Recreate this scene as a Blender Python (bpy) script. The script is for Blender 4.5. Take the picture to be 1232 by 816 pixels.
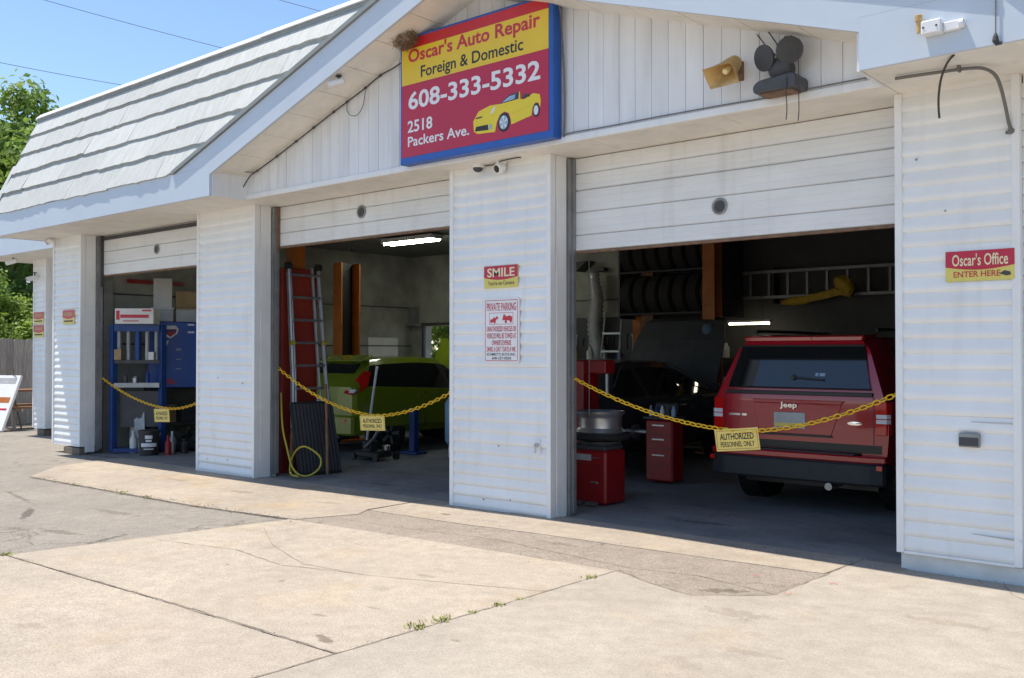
import bpy, bmesh, math, random
from mathutils import Vector, Matrix
random.seed(7)
R = math.radians
for o in list(bpy.data.objects): bpy.data.objects.remove(o)
scn = bpy.context.scene
col = scn.collection

# ---------------------------------------------------------------- camera
cam_d = bpy.data.cameras.new('camera'); cam = bpy.data.objects.new('camera', cam_d); col.objects.link(cam)
cam_d.sensor_width = 36; cam_d.lens = 36 * 1150 / 1232; cam_d.clip_start = 0.05; cam_d.clip_end = 2000
YAW, PITCH = R(40.55), math.atan(16 / 1150)
fwd = Vector((-math.sin(YAW) * math.cos(PITCH), math.cos(YAW) * math.cos(PITCH), math.sin(PITCH)))
cam.location = (0, -6.77, 1.5)
cam.rotation_euler = fwd.to_track_quat('-Z', 'Y').to_euler()
scn.camera = cam

# ---------------------------------------------------------------- sky, sun, exposure
LDIR = Vector((0.33, 0.145, -1.0)).normalized()          # the way the sunlight travels
w = bpy.data.worlds.new('World'); scn.world = w; w.use_nodes = True
nt = w.node_tree; bg = nt.nodes['Background']
sky = nt.nodes.new('ShaderNodeTexSky'); sky.sky_type = 'NISHITA'; sky.sun_disc = False
sky.sun_elevation = math.asin(-LDIR.z); sky.sun_rotation = math.atan2(-LDIR.x, -LDIR.y)
sky.air_density = 1.0; sky.dust_density = 0.15; sky.ozone_density = 3.2; sky.altitude = 200
nt.links.new(sky.outputs[0], bg.inputs[0]); bg.inputs[1].default_value = 0.15
sl = bpy.data.lights.new('sun', 'SUN'); sl.energy = 4.8; sl.angle = R(0.53); sl.color = (1.0, 0.93, 0.82)
so = bpy.data.objects.new('sun', sl); col.objects.link(so); so.location = (-10, -8, 30)
so.rotation_euler = LDIR.to_track_quat('-Z', 'Y').to_euler()
scn.view_settings.view_transform = 'Standard'; scn.view_settings.look = 'None'
scn.view_settings.exposure = 0.43; scn.view_settings.gamma = 1

# ---------------------------------------------------------------- materials
MATS = {}
def mat(name, c, rough=0.6, metal=0.0, var=0.12, scale=6.0, bump=0.0, bscale=None, spec=0.5, c2=None, coat=0.0, big=0.0, emit=None, stretch=None, piece=0.0, streak=0.0):
    if name in MATS: return MATS[name]
    m = bpy.data.materials.new(name); m.use_nodes = True
    t = m.node_tree; N = t.nodes; L = t.links; b = N['Principled BSDF']
    b.inputs['Roughness'].default_value = rough; b.inputs['Metallic'].default_value = metal
    b.inputs['Specular IOR Level'].default_value = spec; b.inputs['Coat Weight'].default_value = coat
    geo = N.new('ShaderNodeNewGeometry'); src = geo.outputs['Position']
    if stretch:
        mp = N.new('ShaderNodeMapping'); mp.inputs['Scale'].default_value = stretch; L.new(src, mp.inputs[0]); src = mp.outputs[0]
    n = N.new('ShaderNodeTexNoise'); n.inputs['Scale'].default_value = scale; n.inputs['Detail'].default_value = 6; n.inputs['Roughness'].default_value = 0.6
    L.new(src, n.inputs['Vector'])
    r = N.new('ShaderNodeValToRGB'); e = r.color_ramp.elements
    e[0].position = 0.32; e[1].position = 0.68
    c2 = c2 or tuple(x * (1 - var) for x in c)
    e[0].color = (*c2, 1); e[1].color = (*[min(1, x * (1 + var * .4)) for x in c], 1)
    L.new(n.outputs['Fac'], r.inputs[0]); out = r.outputs[0]
    if big:
        n2 = N.new('ShaderNodeTexNoise'); n2.inputs['Scale'].default_value = 0.55; n2.inputs['Detail'].default_value = 4
        L.new(geo.outputs['Position'], n2.inputs['Vector'])
        r2 = N.new('ShaderNodeValToRGB'); r2.color_ramp.elements[0].position = .35; r2.color_ramp.elements[1].position = .66
        g = 1 - big; r2.color_ramp.elements[0].color = (g, g, g, 1)
        L.new(n2.outputs['Fac'], r2.inputs[0])
        mx = N.new('ShaderNodeMix'); mx.data_type = 'RGBA'; mx.blend_type = 'MULTIPLY'; mx.inputs[0].default_value = 1
        L.new(out, mx.inputs[6]); L.new(r2.outputs[0], mx.inputs[7]); out = mx.outputs[2]
    if streak:                                                    # grime runs and smudges
        ms_ = N.new('ShaderNodeMapping'); ms_.inputs['Scale'].default_value = (9, 9, .8); L.new(geo.outputs['Position'], ms_.inputs[0])
        n3 = N.new('ShaderNodeTexNoise'); n3.inputs['Scale'].default_value = 1.0; n3.inputs['Detail'].default_value = 5; L.new(ms_.outputs[0], n3.inputs['Vector'])
        r3 = N.new('ShaderNodeValToRGB'); r3.color_ramp.elements[0].position = .56; r3.color_ramp.elements[1].position = .78; r3.color_ramp.elements[0].color = (1, 1, 1, 1); r3.color_ramp.elements[1].color = (1 - streak, 1 - streak * 1.1, 1 - streak * 1.3, 1)
        L.new(n3.outputs['Fac'], r3.inputs[0]); m3 = N.new('ShaderNodeMix'); m3.data_type = 'RGBA'; m3.blend_type = 'MULTIPLY'; m3.inputs[0].default_value = 1
        L.new(out, m3.inputs[6]); L.new(r3.outputs[0], m3.inputs[7]); out = m3.outputs[2]
    if piece:                                                     # every piece has faded a little differently
        oi = N.new('ShaderNodeObjectInfo'); mr = N.new('ShaderNodeMapRange'); mr.inputs[3].default_value = 1 - piece; mr.inputs[4].default_value = 1 + piece * .4
        L.new(oi.outputs['Random'], mr.inputs[0]); hs = N.new('ShaderNodeVectorMath'); hs.operation = 'SCALE'; L.new(out, hs.inputs[0]); L.new(mr.outputs[0], hs.inputs['Scale']); out = hs.outputs[0]
    L.new(out, b.inputs['Base Color'])
    if bump:
        bn = N.new('ShaderNodeTexNoise'); bn.inputs['Scale'].default_value = bscale or scale * 6; bn.inputs['Detail'].default_value = 5
        L.new(geo.outputs['Position'], bn.inputs['Vector'])
        bp = N.new('ShaderNodeBump'); bp.inputs['Strength'].default_value = bump; bp.inputs['Distance'].default_value = 0.01
        L.new(bn.outputs['Fac'], bp.inputs['Height']); L.new(bp.outputs[0], b.inputs['Normal'])
    if emit:
        b.inputs['Emission Color'].default_value = (*emit[0], 1); b.inputs['Emission Strength'].default_value = emit[1]
    MATS[name] = m
    return m
def ground_mat(name, c, c2, speck, crack=0.0, rust=0.0, stains=()):
    """weathered paving: large blotches, mid mottling, fine aggregate specks, faint hairline cracks"""
    m = bpy.data.materials.new(name); m.use_nodes = True; MATS[name] = m
    t = m.node_tree; N = t.nodes; L = t.links; b = N['Principled BSDF']
    b.inputs['Roughness'].default_value = 0.88; b.inputs['Specular IOR Level'].default_value = 0.25
    geo = N.new('ShaderNodeNewGeometry'); P = geo.outputs['Position']
    def noise(s, d=5, rg=.6):
        n = N.new('ShaderNodeTexNoise'); n.inputs['Scale'].default_value = s; n.inputs['Detail'].default_value = d; n.inputs['Roughness'].default_value = rg
        L.new(P, n.inputs['Vector']); return n.outputs['Fac']
    def ramp(f, a, bb, ca, cb):
        r = N.new('ShaderNodeValToRGB'); e = r.color_ramp.elements; e[0].position = a; e[1].position = bb
        e[0].color = (*ca, 1); e[1].color = (*cb, 1); L.new(f, r.inputs[0]); return r.outputs[0]
    def mul(x, y, f=1.0, mode='MULTIPLY'):
        mx = N.new('ShaderNodeMix'); mx.data_type = 'RGBA'; mx.blend_type = mode; mx.inputs[0].default_value = f
        L.new(x, mx.inputs[6]); L.new(y, mx.inputs[7]); return mx.outputs[2]
    o = ramp(noise(.9, 6, .65), .34, .66, c2, c)
    o = mul(o, ramp(noise(7, 7, .7), .3, .65, (.84, .83, .82), (1.04, 1.04, 1.04)))
    o = mul(o, ramp(noise(75, 3, .75), .36, .60, (1 - speck,) * 3, (1.05,) * 3))
    o = mul(o, ramp(noise(170, 2, .8), .38, .55, (1 - speck * 1.3,) * 3, (1.06,) * 3))
    o = mul(o, ramp(noise(2.3, 3, .5), .62, .78, (1, 1, 1), (.8, .79, .78)))           # oil stains, soft
    if rust: o = mul(o, ramp(noise(1.1, 4, .6), .55, .72, (1, 1, 1), (1.06, .93, .72)), rust)
    if crack:
        v = N.new('ShaderNodeTexVoronoi'); v.feature = 'DISTANCE_TO_EDGE'; v.inputs['Scale'].default_value = crack
        nz = N.new('ShaderNodeTexNoise'); nz.inputs['Scale'].default_value = 1.6; nz.inputs['Detail'].default_value = 6; L.new(P, nz.inputs['Vector'])
        ad = N.new('ShaderNodeVectorMath'); ad.operation = 'ADD'; L.new(P, ad.inputs[0]); L.new(nz.outputs['Color'], ad.inputs[1])
        L.new(ad.outputs[0], v.inputs['Vector'])
        o = mul(o, ramp(v.outputs['Distance'], 0.0, .0035, (.62, .60, .58), (1, 1, 1)))
    for (sx, sy, rx, ry, rot, k) in stains:                       # oil spots and tyre scuffs with soft ragged edges
        mp = N.new('ShaderNodeMapping'); mp.vector_type = 'TEXTURE'; mp.inputs['Location'].default_value = (sx, sy, 0); mp.inputs['Rotation'].default_value = (0, 0, rot); mp.inputs['Scale'].default_value = (rx, ry, 50)
        L.new(P, mp.inputs[0]); ln = N.new('ShaderNodeVectorMath'); ln.operation = 'LENGTH'; L.new(mp.outputs[0], ln.inputs[0])
        ad = N.new('ShaderNodeMath'); ad.operation = 'MULTIPLY_ADD'; ad.inputs[1].default_value = 1.1; L.new(noise(14, 5, .7), ad.inputs[0]); L.new(ln.outputs['Value'], ad.inputs[2])
        o = mul(o, ramp(ad.outputs[0], .85, 1.45, (k, k * .98, k * .95), (1, 1, 1)))
    L.new(o, b.inputs['Base Color'])
    bp = N.new('ShaderNodeBump'); bp.inputs['Strength'].default_value = .35; bp.inputs['Distance'].default_value = .006
    L.new(noise(120, 4, .7), bp.inputs['Height']); L.new(bp.outputs[0], b.inputs['Normal'])
    return m
mat('siding', (.83, .83, .82), .45, streak=.09, var=.05, scale=3, c2=(.78, .78, .765), bump=.10, bscale=5, stretch=(1, 1, .6), piece=.04)
mat('trim', (.82, .82, .81), .5, streak=.10, var=.06, scale=4)
mat('fascia', (.55, .61, .68), .5, var=.04, scale=2, bump=.04, bscale=4)
mat('soffit', (.82, .78, .71), .6, streak=.12, var=.10, scale=3)
mat('door_white', (.76, .765, .765), .5, streak=.12, var=.08, scale=2.5, stretch=(.6, 1, 2), piece=.03)
mat('gable_board', (.79, .795, .80), .55, streak=.12, var=.08, scale=2.5, stretch=(3, 1, .5), piece=.05)
mat('groove', (.50, .50, .50), .8)
mat('shingle', (.48, .49, .475), .7, var=.10, scale=5, c2=(.39, .41, .39), bump=.35, bscale=14, stretch=(4, .8, .8), piece=.10)
mat('roof_dark', (.16, .18, .18), .8)
mat('flashing', (.28, .30, .29), .6)
mat('white_metal', (.78, .78, .78), .4, var=.05)
mat('steel', (.42, .43, .44), .35, metal=.9, var=.15)
mat('alu', (.55, .56, .57), .38, metal=.85, var=.15)
mat('alu_dull', (.30, .30, .30), .5, metal=.6, var=.2)
mat('rail', (.32, .32, .32), .5, metal=.5, var=.2)
mat('chrome', (.75, .76, .78), .12, metal=1, var=.03)
mat('black_plastic', (.025, .025, .027), .5, var=.2)
mat('black_rubber', (.022, .021, .020), .85, var=.3, scale=20)
mat('dark_grey', (.06, .06, .065), .6, var=.2)
mat('cable', (.05, .048, .045), .7)
mat('conduit', (.17, .165, .155), .6)
mat('wood_old', (.20, .16, .12), .85, var=.35, scale=9, stretch=(6, 6, .6), bump=.3)
mat('wood_brown', (.24, .12, .06), .8, var=.3, scale=8)
mat('fence_wood', (.44, .405, .36), .9, var=.35, scale=7, stretch=(5, 5, .5), bump=.3, piece=.25)
mat('foundation', (.70, .69, .66), .75, var=.14, scale=5, bump=.2)
mat('sign_blue', (.015, .10, .42), .4, var=.1)
mat('sign_red', (.50, .012, .05), .38, var=.06, scale=2)
mat('sign_band', (.55, .015, .02), .38, var=.06)
mat('sign_yellow', (.80, .55, .02), .38, var=.05, scale=2)
mat('sign_cream', (.80, .72, .45), .4, var=.05)
mat('sign_white', (.80, .80, .80), .4, var=.04)
mat('ink_black', (.012, .012, .012), .4)
mat('ink_red', (.55, .02, .04), .4)
mat('car_yellow', (.82, .62, .015), .35, var=.05)
mat('pale_yellow', (.70, .60, .14), .4, var=.06)
mat('placard', (.78, .60, .15), .45, var=.08, scale=12)
mat('chain_yellow', (.85, .50, .01), .4, var=.12, scale=20)
mat('jeep_red', (.42, .006, .018), .18, var=.04, scale=3, coat=.7)
mat('hatch_green', (.20, .26, .012), .22, var=.05, coat=.6)
mat('sedan_black', (.045, .048, .054), .25, var=.1, coat=.7)
mat('glass_dark', (.012, .014, .016), .04, spec=.8, var=.05)
mat('lamp_red', (.62, .008, .006), .12, var=.1, coat=.6)
mat('lamp_white', (.75, .75, .78), .2, var=.05)
mat('bumper_grey', (.028, .029, .033), .6, var=.15)
mat('tool_red', (.30, .008, .010), .4, var=.2, scale=5)
mat('lift_red', (.32, .035, .02), .55, var=.25, scale=4)
mat('lift_orange', (.46, .14, .02), .55, var=.25, scale=4)
mat('press_blue', (.009, .045, .19), .45, var=.2)
mat('cabinet_blue', (.012, .085, .42), .35, var=.12)
mat('carton', (.38, .26, .14), .8, var=.2)
mat('paper', (.72, .70, .66), .7, var=.08)
mat('clear_bin', (.45, .46, .46), .3, var=.2)
mat('drum_brown', (.20, .13, .09), .7, var=.3)
mat('tarp_yellow', (.60, .38, .02), .6, var=.3, scale=8)
mat('tank_blue', (.30, .45, .60), .4, var=.1)
mat('hose_yellow', (.45, .36, .03), .6)
mat('wall_paint', (.40, .40, .345), .75, var=.25, scale=2.2, big=.4)
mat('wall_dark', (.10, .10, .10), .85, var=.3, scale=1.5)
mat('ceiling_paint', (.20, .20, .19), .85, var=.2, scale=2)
mat('skin', (.45, .28, .20), .55, var=.08)
mat('cloth_dark', (.035, .037, .042), .9, var=.25, scale=15)
mat('cloth_jeans', (.04, .05, .08), .9, var=.25, scale=15)
mat('cap_blue', (.12, .20, .30), .85, var=.15)
mat('mask_white', (.6, .6, .6), .8, var=.1)
mat('hair', (.03, .022, .016), .7)
mat('straw', (.26, .18, .10), .95, var=.45, scale=30)
mat('horn_tan', (.55, .36, .14), .6, var=.3, scale=9)
mat('lamp_housing', (.07, .07, .075), .55, var=.25, scale=10)
mat('rust', (.22, .13, .08), .85, var=.4, scale=14)
mat('leaf', (.27, .40, .08), .6, var=.45, scale=1.3)
mat('leaf_bright', (.28, .40, .07), .6, var=.4, scale=1.6)
mat('leaf_dark', (.15, .26, .045), .6, var=.5, scale=1.3)
mat('bark', (.12, .09, .065), .9, var=.4, scale=9, bump=.4)
mat('weed', (.27, .32, .08), .7, var=.5, scale=40, c2=(.30, .24, .10))
mat('petal', (.55, .04, .03), .6)
mat('dirt', (.235, .195, .15), .95, var=.35, scale=14)
mat('tube_lit', (.9, .95, .85), .5, emit=((.95, 1.0, .82), 36))
mat('tube_warm', (.9, .9, .8), .5, emit=((1.0, .92, .66), 8))
for nm in ('leaf', 'leaf_bright', 'leaf_dark'):
    t = MATS[nm].node_tree; b = t.nodes['Principled BSDF']; tr = t.nodes.new('ShaderNodeBsdfTranslucent'); ms = t.nodes.new('ShaderNodeMixShader')
    ms.inputs[0].default_value = .45; src = b.inputs['Base Color'].links[0].from_socket
    t.links.new(src, tr.inputs[0]); t.links.new(b.outputs[0], ms.inputs[1]); t.links.new(tr.outputs[0], ms.inputs[2])
    t.links.new(ms.outputs[0], t.nodes['Material Output'].inputs[0])
ground_mat('asphalt', (.385, .345, .295), (.32, .29, .252), .34, crack=.22, stains=[(-10.6, -2.45, 1.5, .07, -.18, .66), (-9.4, -2.85, .95, .12, -.5, .5), (-9.9, -3.5, 1.5, .18, .1, .78), (-8.2, -3.1, .6, .15, .2, .7), (-7.55, -3.0, .09, .5, .4, .55), (-8.8, -2.3, .9, .14, .1, .78), (-10.5, -3.4, .5, .2, 0, .72)])
ground_mat('asphalt_patch', (.41, .35, .295), (.35, .30, .25), .34, crack=.5, stains=[(-2.9, -1.35, .4, .14, .5, .62), (-4.6, -.85, .5, .1, 0, .8)])
ground_mat('concrete_tan', (.500, .430, .345), (.435, .375, .305), .22, rust=.45, stains=[(-3.98, -3.62, .22, .07, -.35, .55), (-4.35, -3.35, .12, .05, .2, .72), (-4.25, -3.05, .18, .04, .1, .78), (-4.6, -2.3, .22, .06, .2, .78), (-5.2, -3.0, .06, .05, 0, .7), (-5.9, -2.95, .08, .03, 0, .7), (-4.9, -5.0, .05, .04, 0, .6), (-5.4, -4.5, .3, .1, .3, .85)])
ground_mat('concrete_pale', (.44, .39, .325), (.38, .335, .28), .15, rust=.35, stains=[(-3.45, -3.2, .10, .04, 0, .75), (-2.6, -1.8, .5, .2, .2, .85), (-2.2, -2.4, .4, .1, .1, .87), (-1.6, -1.2, .6, .14, .1, .88)])
ground_mat('concrete_apron', (.49, .415, .33), (.385, .33, .27), .22, rust=.8, stains=[(-9.0, -.8, .6, .16, .1, .78), (-10.5, -.7, .5, .10, 0, .82), (-6.2, -.45, .16, .06, 0, .5), (-7.6, -.7, .4, .1, .2, .8)])
ground_mat('floor_concrete', (.33, .315, .30), (.20, .195, .19), .14, stains=[(-4.2, .7, .7, .12, .1, .6), (-8.3, .6, .8, .10, .1, .6), (-7.2, 1.0, .5, .15, .1, .6)])

# ---------------------------------------------------------------- mesh helpers
OFF = {}
def gz(x): return 0.006 * (x + 5.3) if -30 < x < -5.3 else (0.0 if x >= -5.3 else -.148)
def tag(o, label=None, cat=None, group=None, kind=None):
    if label: o['label'] = label
    if cat: o['category'] = cat
    if group: o['group'] = group
    if kind: o['kind'] = kind
    return o
def thing(name, label, cat, loc=(0, 0, 0), rotz=0, group=None, local=False):
    o = bpy.data.objects.new(name, None); col.objects.link(o); o.empty_display_size = .2
    o.location = loc; o.rotation_euler = (0, 0, rotz); tag(o, label, cat, group)
    OFF[o] = Vector((0, 0, 0)) if local else Vector(loc)
    return o
class MB:
    def __init__(s): s.v = []; s.f = []
    def add(s, vs, fs):
        b = len(s.v); s.v += [tuple(v) for v in vs]; s.f += [tuple(i + b for i in f) for f in fs]; return s
    def box(s, x0, x1, y0, y1, z0, z1, M=None):
        vs = [Vector((x, y, z)) for z in (z0, z1) for y in (y0, y1) for x in (x0, x1)]
        if M: vs = [M @ v for v in vs]
        return s.add(vs, [(0, 2, 3, 1), (4, 5, 7, 6), (0, 1, 5, 4), (2, 6, 7, 3), (0, 4, 6, 2), (1, 3, 7, 5)])
    def prism(s, poly, ext):
        n = len(poly); ext = Vector(ext); p = [Vector(q) for q in poly]
        nrm = Vector((0, 0, 0))
        for i in range(n): nrm += p[i].cross(p[(i + 1) % n])
        if nrm.dot(ext) > 0: p = p[::-1]
        return s.add(p + [q + ext for q in p], [tuple(range(n)), tuple(range(2 * n - 1, n - 1, -1))] + [(i, i + n, (i + 1) % n + n, (i + 1) % n) for i in range(n)])
    def cyl(s, a, b, r0, r1=None, n=12, caps=True):
        a = Vector(a); b = Vector(b); r1 = r0 if r1 is None else r1
        d = (b - a).normalized(); u = d.orthogonal().normalized(); v = d.cross(u)
        vs = []
        for p, r in ((a, r0), (b, r1)):
            vs += [p + (u * math.cos(2 * math.pi * i / n) + v * math.sin(2 * math.pi * i / n)) * r for i in range(n)]
        fs = [(i, (i + 1) % n, (i + 1) % n + n, i + n) for i in range(n)]
        if caps: fs += [tuple(range(n - 1, -1, -1)), tuple(range(n, 2 * n))]
        return s.add(vs, fs)
    def tube(s, pts, r, n=6, raw=False):
        pts = [Vector(p) for p in pts]
        if len(pts) > 3 and not raw and not isinstance(r, (list, tuple)) and len(pts) < 16:      # Catmull-Rom through the points
            Q = []
            for i in range(len(pts) - 1):
                a, b, c, d = pts[max(i - 1, 0)], pts[i], pts[i + 1], pts[min(i + 2, len(pts) - 1)]
                for k in range(5):
                    t = k / 5; Q.append(.5 * (2 * b + (c - a) * t + (2 * a - 5 * b + 4 * c - d) * t * t + (3 * b - a - 3 * c + d) * t ** 3))
            pts = Q + [pts[-1]]
        vs = []; k = len(pts); u = None
        for i, p in enumerate(pts):
            d = (pts[min(i + 1, k - 1)] - pts[max(i - 1, 0)]).normalized()
            u = d.orthogonal().normalized() if u is None else (u - d * u.dot(d)).normalized()
            v = d.cross(u); rr = r[i] if isinstance(r, (list, tuple)) else r
            vs += [p + (u * math.cos(2 * math.pi * j / n) + v * math.sin(2 * math.pi * j / n)) * rr for j in range(n)]
        fs = [(i * n + j, i * n + (j + 1) % n, (i + 1) * n + (j + 1) % n, (i + 1) * n + j) for i in range(k - 1) for j in range(n)]
        fs += [tuple(range(n - 1, -1, -1)), tuple(range((k - 1) * n, k * n))]
        return s.add(vs, fs)
    def lathe(s, c, axis, prof, n=20):
        """prof: (distance along axis, radius)"""
        c = Vector(c); d = Vector(axis).normalized(); u = d.orthogonal().normalized(); v = d.cross(u); vs = []
        for h, r in prof: vs += [c + d * h + (u * math.cos(2 * math.pi * i / n) + v * math.sin(2 * math.pi * i / n)) * max(r, .0005) for i in range(n)]
        k = len(prof); fs = [(j * n + i, j * n + (i + 1) % n, (j + 1) * n + (i + 1) % n, (j + 1) * n + i) for j in range(k - 1) for i in range(n)]
        fs += [tuple(range(n - 1, -1, -1)), tuple(range((k - 1) * n, k * n))]
        return s.add(vs, fs)
    def mesh(s, name, m, off=Vector((0, 0, 0)), smooth=False, bevel=0):
        me = bpy.data.meshes.new(name); me.from_pydata([tuple(Vector(v) - off) for v in s.v], [], s.f); me.materials.append(MATS[m])
        bm = bmesh.new(); bm.from_mesh(me)
        if bevel: bmesh.ops.bevel(bm, geom=list(bm.edges), offset=bevel, segments=1, affect='EDGES', profile=.5)
        bmesh.ops.recalc_face_normals(bm, faces=bm.faces); bm.to_mesh(me); bm.free()
        if smooth:
            me.polygons.foreach_set('use_smooth', [True] * len(me.polygons)); me.set_sharp_from_angle(angle=R(smooth if smooth is not True else 40))
        return me
    def build(s, name, m, parent=None, smooth=False, bevel=0):
        off = OFF.get(parent, Vector((0, 0, 0))) if parent else Vector((0, 0, 0))
        o = bpy.data.objects.new(name, s.mesh(name, m, off, smooth, bevel)); col.objects.link(o)
        if parent: o.parent = parent; OFF[o] = off
        return o
    def solo(s, name, m, label, cat, group=None, smooth=False, bevel=0, kind=None):
        """a thing that is one mesh; origin moved to its base"""
        xs = [Vector(v) for v in s.v]; c = Vector((sum(v.x for v in xs) / len(xs), sum(v.y for v in xs) / len(xs), min(v.z for v in xs)))
        o = bpy.data.objects.new(name, s.mesh(name, m, c, smooth, bevel)); col.objects.link(o); o.location = c; OFF[o] = c
        return tag(o, label, cat, group, kind)
def put(name, me, parent, loc, rot=None, scl=None):
    o = bpy.data.objects.new(name, me); col.objects.link(o); o.parent = parent; o.location = Vector(loc) - OFF.get(parent, Vector()); OFF[o] = OFF.get(parent, Vector())
    if rot: o.rotation_euler = rot
    if scl: o.scale = scl
    return o
def copy_tree(o, parent=None):
    c = o.copy(); col.objects.link(c)
    if parent: c.parent = parent
    for ch in o.children: copy_tree(ch, c)
    return c
def struct(o): o['kind'] = 'structure'; return o
def text(name, body, rect, y, m, parent, bold=0.0, shear=0.0, depth=.0012, align=None, xf=None):
    """lettering fitted to rect (x0,x1,z0,z1) on a plane facing -Y at depth y (or through matrix xf of (u,v,w))"""
    cu = bpy.data.curves.new('t', 'FONT'); cu.body = body; cu.offset = bold; cu.extrude = .01; cu.resolution_u = 3; cu.shear = shear
    ob = bpy.data.objects.new('t', cu); col.objects.link(ob)
    dg = bpy.context.evaluated_depsgraph_get(); me = bpy.data.meshes.new_from_object(ob.evaluated_get(dg))
    bpy.data.objects.remove(ob); bpy.data.curves.remove(cu)
    xs = [v.co.x for v in me.vertices]; ys = [v.co.y for v in me.vertices]
    x0, x1, z0, z1 = rect; a, b, c, d = min(xs), max(xs), min(ys), max(ys); off = OFF.get(parent, Vector())
    for v in me.vertices:
        u = x0 + (v.co.x - a) / (b - a) * (x1 - x0); q = z0 + (v.co.y - c) / (d - c) * (z1 - z0); dd = -depth if v.co.z > 0 else 0
        p = Vector((u, y + dd, q)) if xf is None else xf @ Vector((u, dd, q))
        v.co = p - off
    me.materials.clear(); me.materials.append(MATS[m])
    o = bpy.data.objects.new(name, me); col.objects.link(o); o.parent = parent; OFF[o] = off
    return o
def flat(poly, y, m, name, parent, t=.001, xf=None):
    """flat printed shape from (x,z) points on a plane facing -Y"""
    pts = [(x, y, z) for x, z in poly]
    if xf is not None: pts = [xf @ Vector(p) for p in pts]; e = xf.to_3x3() @ Vector((0, -t, 0))
    else: e = (0, -t, 0)
    return MB().prism(pts, e).build(name, m, parent)
def arc(cx, cz, rx, rz, a0, a1, n=12): return [(cx + rx * math.cos(R(a0 + (a1 - a0) * i / n)), cz + rz * math.sin(R(a0 + (a1 - a0) * i / n))) for i in range(n + 1)]

# ================================================================ GROUND
g = MB()
XS = [-300, -30, -5.3, 2, 300]; YS = [-300, -12, 0.0, 300]
g.add([(x, y, gz(max(x, -29.99)) - .002) for y in YS for x in XS], [(j * 5 + i, j * 5 + i + 1, j * 5 + i + 6, j * 5 + i + 5) for j in range(3) for i in range(4)])
ground = struct(g.build('ground', 'asphalt'))
def paving(name, m, poly, h=.012, jit=.004):
    """one cast slab or patch, its edge slightly uneven"""
    pts = []
    for i, (x, y) in enumerate(poly):
        x2, y2 = poly[(i + 1) % len(poly)]; L = math.hypot(x2 - x, y2 - y); k = max(1, int(L / .16))
        for j in range(k):
            t = j / k; jx = random.uniform(-jit, jit) if j else 0; pts.append((x + (x2 - x) * t + jx * (y2 - y) / L, y + (y2 - y) * t - jx * (x2 - x) / L))
    bm = bmesh.new(); vs = [bm.verts.new((x, y, gz(x) + h)) for x, y in pts]; f = bm.faces.new(vs); f.normal_update()
    if f.normal.z < 0: f.normal_flip()
    r = bmesh.ops.extrude_face_region(bm, geom=[f]); bot = [e for e in r['geom'] if isinstance(e, bmesh.types.BMVert)]
    for v in bot: v.co.z -= .03
    bmesh.ops.triangulate(bm, faces=[f_ for f_ in bm.faces if len(f_.verts) > 4]); bmesh.ops.recalc_face_normals(bm, faces=bm.faces)
    me = bpy.data.meshes.new(name); bm.to_mesh(me); bm.free(); me.materials.append(MATS[m])
    o = bpy.data.objects.new(name, me); col.objects.link(o); return struct(o)
paving('concrete_slab', 'concrete_tan', [(-7.12, -1.53), (-3.712, -1.345), (-3.742, -3.735), (-7.46, -3.815)])
paving('concrete_slab', 'concrete_tan', [(-7.47, -3.823), (-3.748, -3.743), (-3.80, -9.5), (-8.0, -9.5)])
paving('concrete_slab', 'concrete_pale', [(-3.704, -1.36), (-3.35, -1.50), (-2.98, -1.61), (-2.595, -1.27), (-2.558, .12), (-2.30, .12), (-2.2, -.03), (3.2, -.03), (3.2, -9.5), (-3.792, -9.5), (-3.735, -3.73)], .013)
paving('concrete_apron', 'concrete_apron', [(-6.95, -.74), (-5.7, -.72), (-4.86, -.64), (-3.66, -.58), (-2.60, -.50), (-2.566, .12), (-6.98, .12)])
paving('concrete_apron', 'concrete_apron', [(-13.25, -.45), (-13.0, -1.0), (-12.2, -1.66), (-8.55, -1.64), (-7.08, -1.50), (-6.85, -.95), (-6.99, -.72), (-7.00, .12), (-13.4, .12)])
paving('asphalt_patch', 'asphalt_patch', [(-7.16, -1.60), (-6.95, -.95), (-6.98, -.68), (-5.7, -.66), (-4.86, -.58), (-3.66, -.52), (-2.52, -.44), (-2.52, -1.30), (-2.98, -1.68), (-3.35, -1.57), (-3.76, -1.42)], .007)
def crack(pts, w=.010, name='pavement_crack', z=.0145, m='dirt'):
    """a dirt-filled crack or joint, ragged"""
    P = []
    for i in range(len(pts) - 1):
        a, b = Vector(pts[i]), Vector(pts[i + 1]); k = max(2, int((b - a).length / .07))
        for j in range(k): P.append(a.lerp(b, j / k) + Vector((random.uniform(-1, 1), random.uniform(-1, 1))) * .006)
    P.append(Vector(pts[-1])); vs = []
    for i, p in enumerate(P):
        d = (P[min(i + 1, len(P) - 1)] - P[max(i - 1, 0)]).normalized(); n = Vector((-d.y, d.x)); ww = w * random.uniform(.25, 1)
        vs += [(p + n * ww)[:] + (gz(p.x) + z,), (p - n * ww)[:] + (gz(p.x) + z,)]
    return struct(MB().add(vs, [(2 * i, 2 * i + 1, 2 * i + 3, 2 * i + 2) for i in range(len(P) - 1)]).build(name, m))
crack([(-7.9, -3.82), (-6.5, -3.79), (-5, -3.75), (-3.74, -3.73)], .010, 'pavement_joint')
crack([(-3.796, -9.4), (-3.755, -5), (-3.738, -3.7), (-3.722, -2.4), (-3.708, -1.34)], .009, 'pavement_joint')
crack([(-2.60, -1.25), (-2.575, -.6), (-2.56, .1)], .008, 'pavement_joint')
crack([(-7.13, -2.79), (-6.3, -2.62), (-5.6, -2.72), (-4.85, -2.52), (-4.3, -2.32), (-3.72, -2.1)], .004)
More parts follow.
